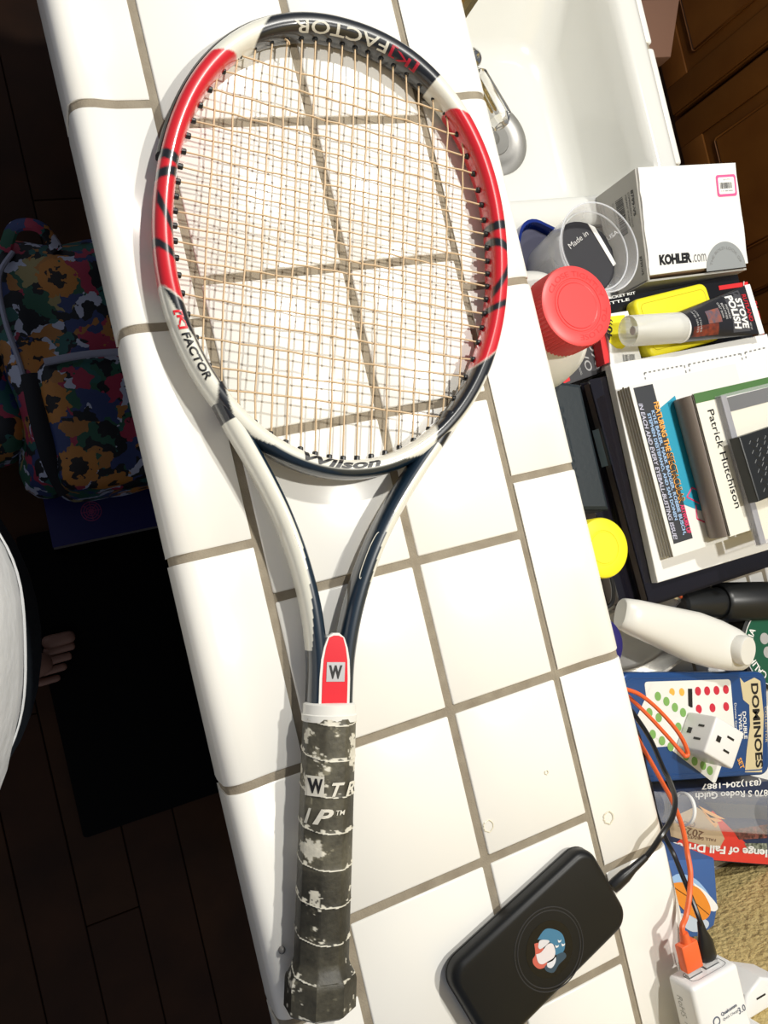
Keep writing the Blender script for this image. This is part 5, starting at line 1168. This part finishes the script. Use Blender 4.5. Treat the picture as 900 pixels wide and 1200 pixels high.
# toes of the forward foot, reaching out on the floor beside the bar
for f_, (bx_, by_) in enumerate(((-.152, cy0 - .105), (-.275, cy0 + .085))):
    for k in range(5):
        L = (.040, .036, .032, .028, .022)[k]; sgf = 1 if f_ == 0 else -1
        y = by_ + sgf * (.034 - k * .0165); x = bx_ + .008 - (.0, .001, .006, .013, .022)[k]; r = (.0125, .0088, .0082, .0076, .007)[k]
        obj('toe', skinmesh([(x - .02, y, FZ + r + .006), (x + L * .5, y, FZ + r + .004), (x + L, y, FZ + r + .001)], [(0, 1), (1, 2)], [r * 1.1, r, r * .95], 2), skin, pr_)
# face and hair
obj('nose', skinmesh([(-.246, cy0, .565), (-.230, cy0, .538)], [(0, 1)], [.009, .012], 2), skin, pr_)
for sg_ in (-1, 1):
    ey = obj('eye', lathe(B(), [(0, -.0065), (.0055, -.004), (.0075, 0), (.0055, .004), (0, .0065)], 16, Matrix.Translation((-.2545, cy0 + sg_ * .028, .562))), mat('eye_white', (.6, .58, .55), .3), pr_)
    obj('iris', lathe(B(), [(.0032, 0), (.0030, .0006), (0, .0008)], 14, axisM((-.2478, cy0 + sg_ * .028, .561), (-.2378, cy0 + sg_ * .028, .5575))), mat('dark_iris', (.02, .012, .008), .2), ey)
    bm = B(); tube(bm, [(-.256, cy0 + sg_ * .016, .574), (-.251, cy0 + sg_ * .028, .577), (-.259, cy0 + sg_ * .042, .573)], .0024, 6, .7); obj('eyebrow', bm, mat('brown_hair', (.03, .018, .01), .7, bump=(120, .8, .004)), pr_)
    obj('ear', skinmesh([(-.322, cy0 + sg_ * .070, .575), (-.322, cy0 + sg_ * .074, .545)], [(0, 1)], [(.012, .006), (.010, .006)], 1), skin, pr_)
obj('mouth', skinmesh([(-.247, cy0 - .02, .510), (-.242, cy0, .509), (-.247, cy0 + .02, .510)], [(0, 1), (1, 2)], [.004, .006, .004], 1), mat('lip', (.40, .13, .11), .5), pr_)
bm = B(); bmesh.ops.create_uvsphere(bm, u_segments=24, v_segments=16, radius=1); bmesh.ops.delete(bm, geom=[v for v in bm.verts if v.co.z < -.15 and v.co.x > -.1 or v.co.z < -.5], context='VERTS')
for v in bm.verts: v.co = Vector((-.335 + v.co.x * .088, cy0 + v.co.y * .082, .598 + v.co.z * .088 + .004 * noise.noise(v.co * 6)))
obj('hair', bm, mat('brown_hair', (.03, .018, .01), .7, bump=(120, .8, .004)), pr_)
# t-shirt
def ell(cx, cy, rx, ry, z, n=48, wav_=0, ph=0): return [(cx + (rx + wav_ * math.sin(7 * q_ + ph)) * math.cos(q_), cy + (ry + wav_ * math.sin(5 * q_ + ph)) * math.sin(q_), z + wav_ * .8 * math.sin(3 * q_ + ph)) for q_ in [2 * PI * k / n for k in range(n)]]
hemx = -.154
rr_ = [(hemx - .135, .135, .165, -.165, .0022), (hemx - .1345, .1345, .166, -.14, .0022), (hemx - .1375, .135, .183, -.08, .002), (-.31, .132, .178, .02, .002), (-.322, .130, .185, .14, .001), (-.33, .125, .20, .24, 0), (-.335, .10, .195, .32, 0), (-.338, .075, .14, .375, 0), (-.34, .060, .070, .395, 0)]
bm = B(); loft(bm, [ell(c, cy0, rx, ry, z, 48, w_, i * .3) for i, (c, rx, ry, z, w_) in enumerate(rr_)], False, False)
sh = obj('t_shirt', bm, tee, pr_, label='white cotton t-shirt'); md = sh.modifiers.new('s', 'SOLIDIFY'); md.thickness = .0016
for dz_, rr2 in ((.002, .0006), (.014, .0004), (.017, .0004)):
    bm = B(); tube(bm, [Vector(p_) + Vector((0, 0, dz_)) for p_ in ell(hemx - .135, cy0, .1355 + rr2, .1655 + rr2, -.165, 96, .0022, 0)], rr2 + .0002, 5, closed=True); obj('hem_stitch', bm, tee, sh)
for sg_ in (-1, 1):
    bm = B(); tube(bm, [(-.335, cy0 + sg_ * .14, .335), (-.33, cy0 + sg_ * .19, .30), (-.315, cy0 + sg_ * .215, .21)], [.066, .064, .06], 20); obj('sleeve', bm, tee, sh)
# jeans
bm = B(); hipc = -.272
loft(bm, [ell(hipc - .012, cy0, .118, .155, z, 40) for z in (-.13, -.17)] + [ell(hipc, cy0, .128, .165, -.24, 40), ell(hipc, cy0, .126, .165, -.31, 40), ell(hipc - .003, cy0, .115, .165, -.36, 40)], True, True)
jn = obj('jeans', bm, denim, pr_, label='dark blue jeans')
for sg_, fx in ((-1, -.282), (1, -.405)):
    fx2 = fx; bm = B(); tube(bm, spline([(-.285, cy0 + sg_ * .085, -.28), (-.286, cy0 + sg_ * .087, -.42), ((-.285 + fx2) / 2 + .015, cy0 + sg_ * .09, -.62), (fx2 + .002, cy0 + sg_ * .08 - (.02 if sg_ < 0 else 0), -.975)], 6), [.096 - .0022 * k if k < 14 else .067 - .001 * (k - 14) for k in range(19)], 28); obj('trouser_leg', bm, denim, jn)
# phone held by the person just behind the lens
